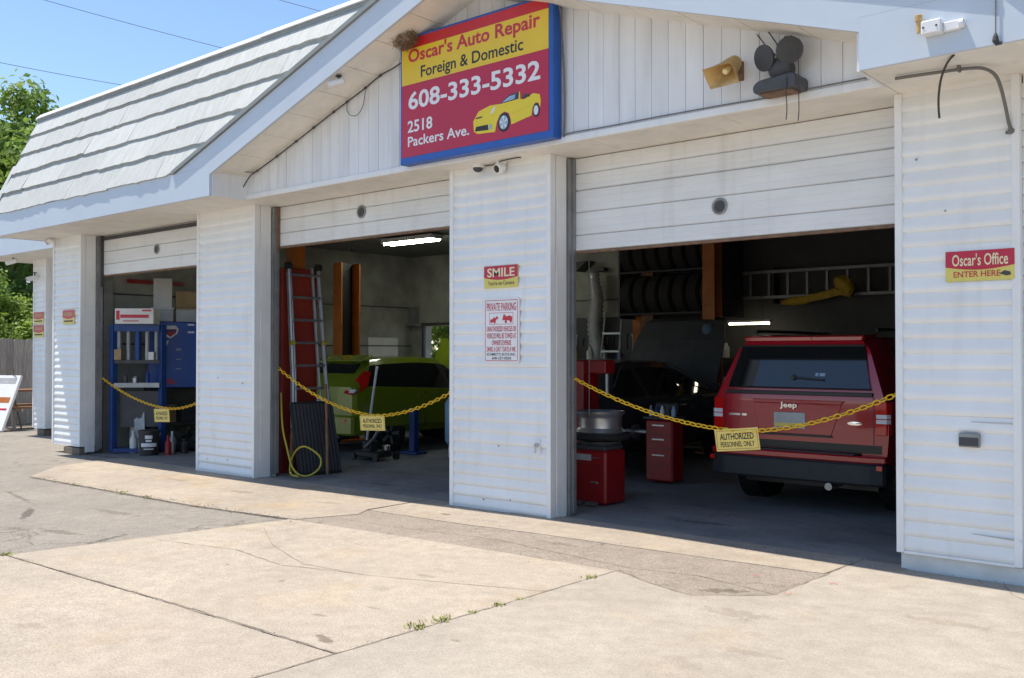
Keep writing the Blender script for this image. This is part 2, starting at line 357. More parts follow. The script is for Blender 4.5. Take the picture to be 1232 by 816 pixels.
crack([(-6.9, -1.95), (-6.2, -2.35), (-5.5, -2.6), (-4.95, -2.55)], .003)
crack([(-6.7, -1.22), (-5.9, -1.16), (-5.1, -1.05), (-4.4, -1.12), (-3.72, -1.2), (-3.2, -1.1), (-2.63, -1.22)], .004, z=.0105)
crack([(-5.9, -1.12), (-5.6, -.9), (-5.2, -.68)], .003, z=.0105)
crack([(-3.72, -1.3), (-3.35, -1.485), (-2.98, -1.6), (-2.62, -1.25)], .005)
crack([(-12.3, -1.68), (-10, -1.66), (-8.55, -1.65), (-7.1, -1.51)], .006, 'pavement_joint')
crack([(-1.6, -.05), (-1.5, -.3), (-1.2, -.6)], .006)
crack([(-2.55, .11), (-2.3, .10)], .012)
# interior floor
fl = MB(); fl.add([(x, y, gz(x) + .006 if y < 1 else gz(x) + .006) for y in (.10, 7.35) for x in (-14.9, -5.3, -1.6)], [(0, 1, 4, 3), (1, 2, 5, 4)])
struct(fl.build('garage_floor', 'floor_concrete'))
for i in range(5):
    crack([(-9.8 + .05 * i, .25 + i * .06), (-8.2, .3 + i * .07), (-6.6, .28 + i * .08)], .008, 'floor_crack', .012) if i in (1, 4) else None

# ================================================================ BUILDING
B = thing('garage_building', 'white sided repair garage with three open bays, low gable and grey shingled mansard roof', 'building', (-8.5, .2, 0))
S = 3.29
EXPO = .104
def pier(l, r, y0, zb, zt, depth=.30, found=None):
    core = MB().box(l + .008, r - .008, y0 + .004, y0 + depth, zb, zt).build('pier', 'trim', B)
    bm_ = MB(); L = r - l - .09
    prof = [(-.004, 0), (-.0100, .007), (-.0165, .020), (-.0185, .030), (-.0170, .044), (-.0118, .067), (-.0055, .090), (-.0035, EXPO), (.004, EXPO), (.004, 0)]
    bm_.prism([(0, a, b) for a, b in prof], (L, 0, 0)); me = bm_.mesh('siding_board', 'siding', smooth=50)
    n = int((zt - .02 - zb) / EXPO)
    for i in range(n):
        o = put('siding_board', me, core, (l + .045, y0, zb + .012 + i * EXPO), rot=(random.uniform(-.006, .006), random.uniform(-.0012, .0012), 0))
    if zt - (zb + .012 + n * EXPO) > .01:
        MB().box(l + .045, r - .045, y0 - .010, y0 + .004, zb + .012 + n * EXPO, zt).build('siding_board', 'siding', core)
    MB().box(l - .003, l + .046, y0 - .025, y0 + .03, zb, zt, None).build('corner_trim', 'trim', core, bevel=.003)
    MB().box(r - .046, r + .003, y0 - .025, y0 + .05, zb, zt, None).build('corner_trim', 'trim', core, bevel=.003)
    MB().box(l + .046, r - .046, y0 - .019, y0 + .004, zb - .004, zb + .014).build('starter_strip', 'trim', core)
    return core
p1 = pier(-15.32, -14.38, 0, .07, S)
p2 = pier(-11.15, -9.87, 0, -.03, S)
p3 = pier(-6.58, -5.32, 0, -.005, S)
p4 = pier(-2.28, -1.50, 0, .125, S)
MB().box(-2.265, 2.5, .014, .30, -.03, .118).build('foundation', 'foundation', B, bevel=.006)
MB().box(-1.49, 2.5, .05, .30, .118, S).build('office_wall', 'trim', B)
for i in range(30): MB().prism([(-1.496, .05 - .0155, .125 + i * EXPO), (-1.496, .049, .125 + (i + 1) * EXPO - .004), (-1.496, .06, .125 + i * EXPO)], (3.9, 0, 0)).build('siding_board', 'siding', B) if i % 1 == 0 else None
p0 = pier(-19.05, -18.50, 1.27, .05, S)
# torn siding laps on the right-hand pier
MB().prism([(-1.80, -.0165, .305), (-1.52, -.0165, .29), (-1.505, -.026, .29), (-1.505, -.024, .30)], (0, -.002, .004)).build('loose_lap', 'groove', p4)
MB().prism([(-1.80, -.0165, 1.04), (-1.55, -.0165, 1.035), (-1.55, -.020, 1.04)], (0, -.002, .005)).build('loose_lap', 'groove', p4)
# jambs and door tracks on the faces that look into the bays
for r_, l_ in ((-14.38, -11.15), (-9.87, -6.58), (-5.32, -2.28)):
    MB().box(r_ - .006, r_ + .012, .06, .20, -.02, S - .002).build('jamb_board', 'trim', B)
    MB().box(r_ + .0, r_ + .035, .215, .255, 0, S - .02).build('door_track', 'rail', B)
    MB().box(r_ - .004, r_ + .05, .258, .30, .02, S - .01).build('door_track', 'rail', B)
    MB().box(l_ - .05, l_ + .004, .258, .30, .02, S - .01).build('door_track', 'rail', B)
# fascia, rake boards, soffits
XC, XL, XR, LE, RE = -5.965, -9.68, -2.25, -15.72, 2.6
YF = -.76
MB().box(LE, XL, YF, YF + .03, S - .005, 3.62).build('fascia', 'fascia', B)
MB().box(XR, RE, YF, YF + .03, S - .005, 3.62).build('fascia', 'fascia', B)
for s in (-1, 1):
    xo = lambda d: XC + s * d
    MB().prism([(xo(3.715), YF, 3.53), (XC, YF, 4.77), (XC, YF, 5.10), (xo(4.44), YF, 3.621), (xo(3.716), YF, 3.621)], (0, .03, 0)).build('rake_fascia', 'fascia', B)
    # edge flashing and roof slab of the gable
    MB().prism([(xo(4.50), YF - .026, 3.612), (XC, YF - .026, 5.104), (XC, YF - .026, 5.150), (xo(4.50), YF - .026, 3.656)], (0, .064, 0)).build('roof_edge_flashing', 'flashing', B)
    MB().prism([(xo(4.50), YF + .04, 3.612), (XC, YF + .04, 5.104), (XC, YF + .04, 5.148), (xo(4.50), YF + .04, 3.654)], (0, 3.0, 0)).build('gable_roof', 'shingle', B)
    # underside of the rake overhang, in boards
    for i in range(8):
        a, b = 3.71 * i / 8 + .004, 3.71 * (i + 1) / 8 - .004; zz = lambda d: 4.79 - d * .3338
        MB().prism([(xo(a), YF + .031, zz(a)), (xo(b), YF + .031, zz(b)), (xo(b), YF + .031, zz(b) + .015), (xo(a), YF + .031, zz(a) + .015)], (0, .49, 0)).build('rake_soffit_board', 'soffit', B)
    # return wall where the eave box meets the gable
    MB().box(min(xo(3.715), xo(3.69)), max(xo(3.715), xo(3.69)), YF + .031, -.25, S - .003, 3.57).build('eave_return', 'gable_board', B)
def soffit(x0, x1, y0, y1, n):
    for i in range(n):
        a = x0 + (x1 - x0) * i / n; b = x0 + (x1 - x0) * (i + 1) / n
        MB().box(a + .002, b - .002, y0, y1, S, S + .012).build('soffit_panel', 'soffit', B)
soffit(LE, XL - .002, YF + .031, .32, 5); soffit(XL, XR, -.268, .32, 6); soffit(XR + .002, RE, YF + .031, .32, 4)
MB().box(LE, LE + .03, YF + .031, .3, S - .005, 3.62).build('eave_end_board', 'fascia', B)
# gable wall of vertical boards
MB().prism([(XL + .02, -.256, 3.30), (XR - .02, -.256, 3.30), (XR - .02, -.256, 3.54), (XC, -.256, 4.78), (XL + .02, -.256, 3.54)], (0, .02, 0)).build('gable_backing', 'groove', B)
x = XL + .005
while x < XR - .02:
    x1 = min(x + .155, XR - .002); zt = lambda q: 4.797 - abs(q - XC) * .3338
    poly = [(x + .002, 3.352), (x1 - .002, 3.352), (x1 - .002, zt(x1))] + ([(XC, zt(XC))] if x < XC < x1 else []) + [(x + .002, zt(x))]
    dy = random.uniform(-.0015, .0015)
    MB().prism([(a, -.272 + dy, b) for a, b in poly], (0, .013, 0)).build('gable_board', 'gable_board', B); x += .155
MB().box(XL + .003, XR - .003, -.288, -.257, S + .002, 3.350).build('gable_sill_trim', 'trim', B, bevel=.004)
# mansard
US = Vector((0, .70, 1.64)).normalized(); NS = Vector((0, -1.64, .70)).normalized(); SL = 1.783; BASE = Vector((0, -.752, 3.62))
def mpt(X, s, off): return Vector((X, 0, 0)) + BASE + US * s + NS * off
MB().prism([(LE + .02, *mpt(0, 0, 0)[1:]), (LE + .02, *mpt(0, SL, 0)[1:]), (LE + .02, .3, 5.25), (LE + .02, .3, 3.62)], (RE - LE - .04, 0, 0)).build('roof_deck', 'roof_dark', B) if False else None
def clip(poly, side):
    """keep what lies above the gable's roof line"""
    f = lambda p: (3.62 + p[1] * .92) - (5.155 - abs(p[0] - XC) * .3338) if (p[0] - XC) * side > 0 else (3.62 + p[1] * .92) - (5.155 + abs(p[0] - XC) * .3338)
    out = []
    for i in range(len(poly)):
        a, b = poly[i], poly[(i + 1) % len(poly)]; fa, fb = f(a), f(b)
        if fa >= 0: out.append(a)
        if fa * fb < 0: t = fa / (fa - fb); out.append((a[0] + (b[0] - a[0]) * t, a[1] + (b[1] - a[1]) * t))
    return out
deckL = clip([(LE + .02, 0), (XC, 0), (XC, SL), (LE + .02, SL)], -1); deckR = clip([(XC, 0), (RE, 0), (RE, SL), (XC, SL)], 1)
for d in (deckL, deckR): MB().prism([mpt(X, s, -.004) for X, s in d], -NS * .04).build('roof_deck', 'roof_dark', B)
CH = SL / 5
roof = MB().box(LE, RE, .02, 7.5, 5.10, 5.22).build('flat_roof', 'roof_dark', B)
for k in range(5):
    xx = LE + (-.5 if k % 2 else 0); drop = 0
    while xx < RE:
        wd = 1.22; a, b = max(xx, LE), min(xx + wd, RE); side = -1 if (a + b) / 2 < XC else 1
        if b - a > .05:
            s0 = k * CH - (.012 if k == 0 else 0); s1 = (k + 1) * CH + (.02 if k < 4 else 0)
            drop = random.uniform(-.011, .011); bot = []; kk = 11
            for j in range(kk + 1): bot.append((a + .0015 + (b - a - .003) * j / kk, s0 + drop + random.uniform(-.011, .009)))
            poly = clip(bot + [(b - .0015, s1), (a + .0015, s1)], side)
            if len(poly) > 2:
                ob = (.026 if a < XR - .3 else .044) if k == 0 else .040; t_ = random.uniform(-.006, .008) if k else random.uniform(-.002, .004)
                o3 = lambda s: (ob + t_) * (1 - (s - s0) / (s1 - s0)) + .006 * (s - s0) / (s1 - s0)
                top = [mpt(X, s, max(.004, o3(s))) for X, s in poly]; low = [mpt(X, s, .0) for X, s in poly]; n = len(poly)
                MB().add(low + top, [tuple(range(n - 1, -1, -1)), tuple(range(n, 2 * n))] + [(i, (i + 1) % n, (i + 1) % n + n, i + n) for i in range(n)]).build('shingle_panel', 'shingle', roof)
        xx += wd
xx = LE
while xx < RE:
    b = min(xx + 3.05, RE); dz = random.uniform(-.008, .008)
    MB().prism([(xx, -.135, 5.236 + dz), (xx, -.128, 5.252 + dz), (xx, -.06, 5.318 + dz), (xx, .10, 5.325 + dz), (xx, .10, 5.236 + dz)], (b - xx - .004, 0, 0)).build('roof_cap', 'white_metal', roof); xx += 3.05
MB().box(LE, RE, -.105, -.02, 5.19, 5.234).build('roof_cap_shade', 'flashing', roof)  # grey strip standing in for the shadow beneath the roof cap
MB().prism([(LE - .012, *mpt(0, -.01, .03)[1:]), (LE - .012, *mpt(0, SL, .02)[1:]), (LE - .012, .3, 5.25), (LE - .012, .3, 3.62)], (.014, 0, 0)).build('roof_end_panel', 'flashing', B)
# overhead doors, partly rolled up
def odoor(l, r, zb, seams, dark_seam, px, pz, prt=.07):
    d = MB().box(l + .02, r - .02, .318, .345, zb + .01, S - .003).build('garage_door', 'groove', B)
    zs = [zb] + seams + [S - .004]
    for a, b in zip(zs[:-1], zs[1:]):
        g_ = .012 if dark_seam is not None and abs(a - dark_seam) < .02 else .004
        z0 = a + g_ / 2; z1 = b - .002; m_ = MB(); q = (z1 - z0)
        prof = [(.312, z0), (.300, z0 + .008), (.300, z0 + q * .30), (.3022, z0 + q * .33), (.300, z0 + q * .36), (.300, z0 + q * .64), (.3022, z0 + q * .67), (.300, z0 + q * .70), (.300, z1 - .006), (.306, z1), (.317, z1), (.317, z0)]
        m_.prism([(l + .022, y_, z_) for y_, z_ in prof], (r - l - .044, 0, 0)).build('door_panel', 'door_white', d)
    MB().box(l + .02, r - .02, .30, .34, zb - .022, zb - .001).build('bottom_seal', 'rust', d)
    MB().lathe((px, .302, pz), (0, -1, 0), [(0, prt), (.012, prt), (.016, prt * .85), (.010, prt * .72), (.008, prt * .7)], 24).build('vent_ring', 'rail', d, smooth=True)
    MB().lathe((px, .300, pz), (0, -1, 0), [(0, prt * .68), (.011, prt * .66), (.012, .0)], 20).build('vent_plug', 'dark_grey', d)
    return d
odoor(-5.32, -2.28, 2.43, [2.575, 2.785, 2.985, 3.14], 2.985, -3.80, 2.70)
odoor(-9.87, -6.58, 2.80, [2.96, 3.13], None, -8.28, 3.085, .075)
odoor(-14.38, -11.15, 2.68, [2.85, 3.04], None, -12.73, 2.975, .07)
MB().box(-14.38, -11.15, .285, .30, S - .075, S - .02).build('door_header_rail', 'dark_grey', B)
MB().box(-14.36, -14.30, .262, .299, 2.5, S - .01).build('door_header_rail', 'dark_grey', B)
MB().box(-9.86, -9.80, .262, .299, 2.75, S - .01).build('door_header_rail', 'rust', B)
MB().prism([(-5.27, .295, S - .01), (-5.315, .295, S - .01), (-5.315, .295, 2.6), (-5.30, .295, 2.6)], (0, .004, 0)).build('door_header_rail', 'rust', B)
# inner walls, ceiling
MB().box(-15.30, -14.75, .30, 7.40, -.1, 5.1).build('side_wall', 'wall_paint', B)
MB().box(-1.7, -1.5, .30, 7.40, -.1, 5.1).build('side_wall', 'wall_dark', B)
bw = MB().box(-14.75, -14.35, 7.2, 7.4, -.1, 5.1).box(-13.30, -8.9, 7.2, 7.4, -.1, 5.1).box(-14.35, -13.30, 7.2, 7.4, -.1, .85).box(-14.35, -13.30, 7.2, 7.4, 2.05, 5.1)
bw.build('back_wall', 'wall_paint', B)
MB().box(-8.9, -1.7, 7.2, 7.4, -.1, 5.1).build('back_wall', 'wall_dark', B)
wf = MB().box(-14.40, -13.25, 7.16, 7.22, 2.05, 2.11).box(-14.40, -14.34, 7.16, 7.22, .85, 2.05).box(-13.31, -13.25, 7.16, 7.22, .85, 2.05).box(-14.40, -13.25, 7.14, 7.22, .79, .85)
wf.build('window_frame', 'dark_grey', B)
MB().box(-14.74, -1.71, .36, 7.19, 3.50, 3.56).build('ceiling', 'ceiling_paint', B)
for z_ in (2.42, 1.62):
    MB().box(-14.748, -14.73, .4, 7.18, z_, z_ + .025).build('wall_joint', 'dark_grey', B)
    MB().box(-13.2, -9.0, 7.185, 7.199, z_, z_ + .025).build('wall_joint', 'dark_grey', B)
# set-back wing at the far left
MB().box(-19.9, -15.75, .50, .53, S - .005, 3.66).build('fascia', 'fascia', B)
MB().box(-19.9, -15.75, .531, 6.5, S, S + .012).build('soffit_panel', 'soffit', B)
MB().prism([(-19.9, .49, 3.66), (-19.9, 1.2, 5.2), (-19.9, 6.5, 5.2), (-19.9, 6.5, 3.66)], (4.1, 0, 0)).build('wing_roof', 'shingle', B)
MB().box(-18.50, -15.31, 1.55, 1.60, -.1, S).build('wing_door', 'door_white', B)
for i in range(6): MB().box(-18.44, -15.4, 1.538, 1.549, .1 + i * .5, .1 + (i + 1) * .5 - .012).build('door_panel', 'door_white', B)
MB().box(-19.03, -18.90, 1.28, 6.4, .0, S).build('side_wall', 'trim', B)
MB().box(-18.49, -18.44, 1.50, 1.54, 0, 3.2).build('door_track', 'rail', B)
# timber blocks under the raised corner
MB().box(-14.92, -14.40, -.02, .10, gz(-14.6), .045).solo('timber_block', 'wood_old', 'weathered dark timber block under the raised second pier from the left', 'block', bevel=.008)
MB().box(-18.85, -18.55, 1.25, 1.45, gz(-18.7), .03).solo('timber_block', 'wood_old', 'small dark block under the farthest left pier beyond the main eave', 'block', bevel=.008)

# nail holes, dents and drips in the siding
for pr_, x0, x1, pts in ((p3, -6.58, -5.32, ((.35, .10), (.62, .13), (.50, .62))), (p2, -11.15, -9.87, ((.38, 1.18), (.80, 1.12), (.55, .16), (.2, .14))), (p4, -2.28, -1.50, ((.18, 2.82), (.42, 2.45)))):
    for u, z_ in pts:
        xx = x0 + (x1 - x0) * u; MB().lathe((xx, -.012, z_), (0, -1, 0), [(0, .009), (.0075, .007), (.008, .002)], 7).build('nail_mark', 'rail', pr_)

# ================================================================ SIGNS ON THE FACADE
sg = thing('shop_sign', 'large blue framed red and yellow repair shop sign with phone number on the gable', 'sign', (-5.94, -.34, 3.325))
MB().box(-6.885, -4.985, -.405, -.290, 3.325, 4.56).build('frame', 'sign_blue', sg, bevel=.006)
MB().box(-6.857, -5.034, -.409, -.404, 3.39, 4.090).build('face_panel', 'sign_red', sg)
MB().box(-6.857, -5.034, -.409, -.404, 4.0905, 4.436).build('face_panel', 'sign_yellow', sg)
MB().box(-6.857, -5.034, -.409, -.404, 4.4365, 4.535).build('face_panel', 'sign_band', sg)
ys = -.4095
text('lettering', "Oscar's Auto Repair", (-6.765, -5.125, 4.262, 4.432), ys, 'ink_red', sg, .022)
text('lettering', "Foreign & Domestic", (-6.59, -5.315, 4.098, 4.243), ys, 'ink_black', sg, .011)
text('lettering', "608-333-5332", (-6.762, -5.123, 3.842, 4.015), ys, 'sign_white', sg, .022)
text('lettering', "2518", (-6.772, -6.434, 3.622, 3.738), ys, 'sign_white', sg, .018)
text('lettering', "Packers Ave.", (-6.768, -5.958, 3.486, 3.584), ys, 'sign_white', sg, .015)
car = flat([(-5.905, 3.60), (-5.897, 3.505), (-5.85, 3.478), (-5.64, 3.466), (-5.62, 3.55), (-5.58, 3.61), (-5.53, 3.63), (-5.48, 3.61), (-5.455, 3.55), (-5.45, 3.503), (-5.22, 3.545), (-5.208, 3.61), (-5.18, 3.65), (-5.145, 3.645), (-5.125, 3.60), (-5.117, 3.66), (-5.13, 3.715), (-5.20, 3.735), (-5.30, 3.70), (-5.36, 3.715), (-5.56, 3.705), (-5.70, 3.712), (-5.84, 3.68)], ys, 'car_yellow', 'car_picture', sg)
def cflat(poly, m, k=1): return flat(poly, ys - .0012 * k, m, 'car_picture_detail', car)
cflat([(-5.585, 3.708), (-5.47, 3.765), (-5.362, 3.775), (-5.368, 3.716)], 'glass_dark'); cflat([(-5.56, 3.712), (-5.47, 3.755), (-5.40, 3.76), (-5.41, 3.722)], 'tank_blue', 2)
cflat([(-5.366, 3.716), (-5.36, 3.775), (-5.348, 3.775), (-5.345, 3.712)], 'car_yellow'); cflat([(-5.33, 3.705), (-5.31, 3.74), (-5.25, 3.745), (-5.235, 3.715)], 'dark_grey')
cflat(arc(-5.535, 3.535, .072, .086, 0, 350), 'ink_black'); cflat(arc(-5.537, 3.535, .050, .062, 0, 350), 'steel', 2)
for a in range(5): cflat([(-5.537, 3.535), (-5.537 + .048 * math.cos(R(72 * a + 10)), 3.535 + .06 * math.sin(R(72 * a + 10))), (-5.537 + .048 * math.cos(R(72 * a + 38)), 3.535 + .06 * math.sin(R(72 * a + 38)))], 'lamp_white', 3)
cflat(arc(-5.167, 3.583, .040, .060, 0, 350), 'ink_black'); cflat(arc(-5.168, 3.583, .026, .042, 0, 350), 'lamp_white', 2)
cflat([(-5.885, 3.505), (-5.72, 3.495), (-5.725, 3.545), (-5.87, 3.545)], 'ink_black'); cflat([(-5.71, 3.50), (-5.675, 3.495), (-5.68, 3.54), (-5.705, 3.55)], 'tank_blue')
cflat([(-5.70, 3.63), (-5.66, 3.645), (-5.63, 3.69), (-5.66, 3.685)], 'lamp_white'); cflat([(-5.87, 3.615), (-5.80, 3.618), (-5.79, 3.63), (-5.87, 3.628)], 'ink_black')
cflat([(-5.44, 3.60), (-5.25, 3.628), (-5.25, 3.634), (-5.44, 3.606)], 'sign_yellow')
def smile(x0, x1, z0, z1, y, label, words=True):
    t = thing('warning_sign', label, 'sign', ((x0 + x1) / 2, y, z0)); h = z1 - z0; wd = x1 - x0
    MB().box(x0, x1, y, y + .006, z0, z1).build('plate', 'pale_yellow', t)
    zz = z0 + h * .48
    flat([(x0, zz), ] + [(x0 + wd * i / 10, zz - h * .12 * math.sin(math.pi * i / 10)) for i in range(1, 10)] + [(x1, zz), (x1, z1), (x0, z1)], y - .0003, 'sign_red', 'red_field', t)
    if words:
        text('lettering', words[0], (x0 + wd * .10, x1 - wd * .09, z0 + h * .50, z1 - h * .10), y - .0014, 'sign_cream', t, .016 if len(words[0]) < 7 else .012)
        text('lettering', words[1], (x0 + wd * .12, x1 - wd * (.20 if len(words) > 2 else .1), z0 + h * .13, z0 + h * .32), y - .0005, 'ink_red' if len(words) > 2 else 'rust', t, .01)
    else:
        flat([(x0 + wd * .12, z0 + h * .15), (x1 - wd * .12, z0 + h * .15), (x1 - wd * .12, z0 + h * .27), (x0 + wd * .12, z0 + h * .27)], y - .0005, 'rust', 'printed_line', t)
        for i in range(5): flat([(x0 + wd * (.14 + i * .15), z0 + h * .58), (x0 + wd * (.24 + i * .15), z0 + h * .58), (x0 + wd * (.24 + i * .15), z0 + h * .84), (x0 + wd * (.14 + i * .15), z0 + h * .84)], y - .0014, 'horn_tan', 'printed_mark', t)
    return t
smile(-6.12, -5.70, 2.105, 2.315, -.026, 'red and yellow SMILE camera notice above the private parking sign', ('SMILE', "You're on Camera"))
of = smile(-1.95, -1.53, 1.97, 2.17, -.026, 'red and yellow office sign pointing to the entrance on the right-hand pier', ("Oscar's Office", 'ENTER HERE', 1))
flat([(-1.62, 2.01), (-1.59, 2.03), (-1.555, 2.02), (-1.552, 2.0), (-1.58, 1.995)], -.0268, 'dark_grey', 'pointing_hand_print', of)
smile(-14.96, -14.57, 1.935, 2.15, -.026, 'small red and yellow notice alone on the second pier from the left', None)
smile(-19.02, -18.58, 2.05, 2.27, 1.244, 'upper of two red and yellow notices on the far left pier', None)
smile(-19.02, -18.58, 1.79, 2.02, 1.244, 'lower of two red and yellow notices on the far left pier', None)
pk = thing('parking_sign', 'white towing notice with red lettering in the middle of the centre pier', 'sign', (-5.90, -.026, 1.40))
def rrect(x0, x1, z0, z1, r): return arc(x1 - r, z1 - r, r, r, 0, 90, 4) + arc(x0 + r, z1 - r, r, r, 90, 180, 4) + arc(x0 + r, z0 + r, r, r, 180, 270, 4) + arc(x1 - r, z0 + r, r, r, 270, 360, 4)
flat(rrect(-6.125, -5.68, 1.40, 2.01, .03), -.022, 'sign_white', 'plate', pk, t=.004)
for (x0, x1, z0, z1) in ((-6.10, -5.705, 1.985, 1.991), (-6.10, -5.705, 1.418, 1.424), (-6.106, -6.100, 1.424, 1.985), (-5.705, -5.699, 1.424, 1.985), (-6.05, -5.76, 1.868, 1.872), (-6.05, -5.76, 1.762, 1.766), (-6.054, -6.05, 1.762, 1.872), (-5.76, -5.756, 1.762, 1.872)):
    MB().box(x0, x1, -.0268, -.0262, z0, z1).build('border_line', 'ink_red', pk)
yp = -.0263
text('lettering', 'PRIVATE PARKING', (-6.085, -5.72, 1.89, 1.965), yp, 'ink_red', pk, .01)
for wds, z0, z1, a, b in (('UNAUTHORIZED VEHICLES OR', 1.695, 1.745, -6.085, -5.72), ('VEHICLES WILL BE TOWED AT', 1.63, 1.68, -6.085, -5.72), ("OWNER'S EXPENSE", 1.565, 1.615, -6.02, -5.78), ('24HRS. A DAY 7 DAYS A WK.', 1.505, 1.553, -6.085, -5.72), ("SCHMIDT'S AUTO INC.", 1.468, 1.495, -6.085, -5.72), ('608-257-0505', 1.432, 1.458, -6.02, -5.78)):
    text('lettering', wds, (a, b, z0, z1), yp, 'ink_red' if z0 > 1.5 else 'dark_grey', pk, .008)
flat([(-6.04, 1.775), (-5.975, 1.79), (-5.96, 1.812), (-5.99, 1.832), (-6.01, 1.815), (-6.04, 1.81)], yp, 'ink_red', 'tow_truck_print', pk)
flat([(-5.89, 1.80), (-5.77, 1.795), (-5.765, 1.83), (-5.80, 1.845), (-5.84, 1.835), (-5.87, 1.86), (-5.88, 1.835)], yp, 'ink_red', 'tow_truck_print', pk)
for cx, cz in ((-5.985, 1.785), (-5.955, 1.825), (-5.845, 1.785), (-5.785, 1.79)): flat(arc(cx, cz, .014, .014, 0, 340, 8), yp - .001, 'ink_red', 'tow_truck_print', pk)
# chains with placards
lk = MB(); ring = []
for i in range(10):
    a = 2 * math.pi * i / 10; ring.append(Vector((.032 * math.cos(a) * (1.0), 0, .017 * math.sin(a))))
for i in range(10):
    c = ring[i]; t_ = (ring[(i + 1) % 10] - ring[i - 1]).normalized(); n_ = Vector((0, 1, 0)); m_ = t_.cross(n_)
    lk.v += [tuple(c + (n_ * math.cos(2 * math.pi * j / 5) + m_ * math.sin(2 * math.pi * j / 5)) * .0058) for j in range(5)]
lk.f = [(i * 5 + j, i * 5 + (j + 1) % 5, ((i + 1) % 10) * 5 + (j + 1) % 5, ((i + 1) % 10) * 5 + j) for i in range(10) for j in range(5)]
link_me = lk.mesh('link', 'chain_yellow', smooth=80)
def chain(xa, za, xm, zm, xb, zb, y, label, plab, px0, px1, ptop, ph, tilt):
    t = thing('barrier_chain', label, 'chain', (xm, y, zm), group='yellow chains across the bay openings')
    f = lambda x: zm + ((za - zm) * ((xm - x) / (xm - xa)) ** 1.8 if x < xm else (zb - zm) * ((x - xm) / (xb - xm)) ** 1.8)
    P = []; x = xa; step = .052
    while x < xb:
        P.append(Vector((x, y, f(x)))); s = (f(x + .01) - f(x)) / .01; x += step / math.sqrt(1 + s * s)
    for i in range(len(P) - 1):
        a, b = P[i], P[i + 1]; d = b - a; ang = math.atan2(d.z, d.x)
        put('link', link_me, t, (a + b) / 2, rot=((R(35) if i % 2 else R(-55)) + random.uniform(-.15, .15), -ang, 0))
    for xx in (xa, xb): MB().lathe((xx, y, f(xx)), (1, 0, 0), [(-.02, .004), (-.01, .012), (.01, .012), (.02, .004)], 8).build('hook', 'steel', t)
    q = thing('placard', plab, 'sign', ((px0 + px1) / 2, y - .012, ptop - ph), group='authorized personnel placards on the chains')
    cx, cz = (px0 + px1) / 2, ptop
    M = Matrix.Translation((cx, y - .014, cz)) @ Matrix.Rotation(-tilt, 4, 'Y') @ Matrix.Rotation(R(3), 4, 'X'); hw = (px1 - px0) / 2
    MB().box(-hw, hw, 0, .004, -ph, 0, M).build('plate', 'placard', q)
    for (a, b, c, d) in ((-hw + .012, hw - .012, -.016, -.013), (-hw + .012, hw - .012, -ph + .013, -ph + .016), (-hw + .012, -hw + .015, -ph + .016, -.016), (hw - .015, hw - .012, -ph + .016, -.016)):
        MB().box(a, b, -.0012, -.0002, c, d, M).build('border_line', 'rust', q)
    text('lettering', 'AUTHORIZED', (-hw * .78, hw * .78, -ph * .50, -ph * .20), -.0004, 'ink_black', q, .02, xf=M)
    text('lettering', 'PERSONNEL ONLY', (-hw * .78, hw * .78, -ph * .82, -ph * .58), -.0004, 'ink_black', q, .01, xf=M)
    for sx in (-hw * .8, hw * .8):
        p = M @ Vector((sx, .002, 0)); MB().tube([p, (p.x, y, f(p.x))], .003, 5).build('tie', 'chain_yellow', q)
    return t
chain(-5.31, 1.275, -3.63, .868, -2.29, 1.24, .28, 'yellow plastic chain across the right bay in front of the red car', 'yellow personnel placard hung low in front of the red car', -3.84, -3.455, .885, .178, R(6.2))
chain(-9.84, 1.31, -8.05, .80, -6.60, 1.22, .30, 'yellow plastic chain across the middle bay in front of the green car', 'yellow personnel placard hung in front of the green car', -8.29, -7.88, .797, .165, R(2.5))
chain(-14.34, 1.11, -12.35, .71, -11.17, .98, .30, 'yellow plastic chain across the far bay in front of the blue press', 'yellow personnel placard hung in the far bay beside the blue press', -12.77, -12.36, .70, .185, R(2.5))

# ================================================================ FITTINGS ON THE FACADE
hn = thing('horn_speaker', 'weathered tan horn loudspeaker on the gable left of the dark floodlight', 'loudspeaker', (-3.33, -.30, 3.46))
H = Matrix.Translation((-3.335, -.44, 3.575)) @ Vector((-.12, -.80, -.62)).to_track_quat('Z', 'Y').to_matrix().to_4x4()
m_ = MB(); n = 16; rings = []
for h, rx, ry, sq in ((-.13, .012, .012, 0), (-.12, .052, .052, 0), (-.05, .066, .064, 0), (.0, .075, .066, .3), (.05, .105, .070, .7), (.10, .128, .078, 1), (.108, .132, .082, 1), (.100, .122, .072, 1), (.05, .090, .058, .8), (.0, .062, .045, .4), (-.03, .006, .006, 0)):
    for i in range(n):
        a = 2 * math.pi * i / n; c, s_ = math.cos(a), math.sin(a); k = 1 / max(abs(c), abs(s_)); k = 1 + (k - 1) * sq * .9
        m_.v.append(tuple(H @ Vector((rx * c * k, ry * s_ * k, h))))
    rings.append(0)
m_.f = [(j * n + i, j * n + (i + 1) % n, (j + 1) * n + (i + 1) % n, (j + 1) * n + i) for j in range(len(rings) - 1) for i in range(n)]
m_.build('horn', 'horn_tan', hn, smooth=50)
mm = MB(); mm.lathe(H @ Vector((0, 0, -.04)), H.to_3x3() @ Vector((0, 0, 1)), [(0, .02), (.07, .028), (.085, .02), (.088, .001)], 12); mm.build('driver_plug', 'sign_cream', hn, smooth=True)
MB().box(-3.345, -3.315, -.42, -.273, 3.57, 3.60).box(-3.37, -3.29, -.285, -.273, 3.52, 3.66).build('bracket', 'rust', hn)
fd = thing('floodlight', 'dark grey twin floodlight with two round heads over a boxy ballast on the gable', 'floodlight', (-2.95, -.30, 3.33))
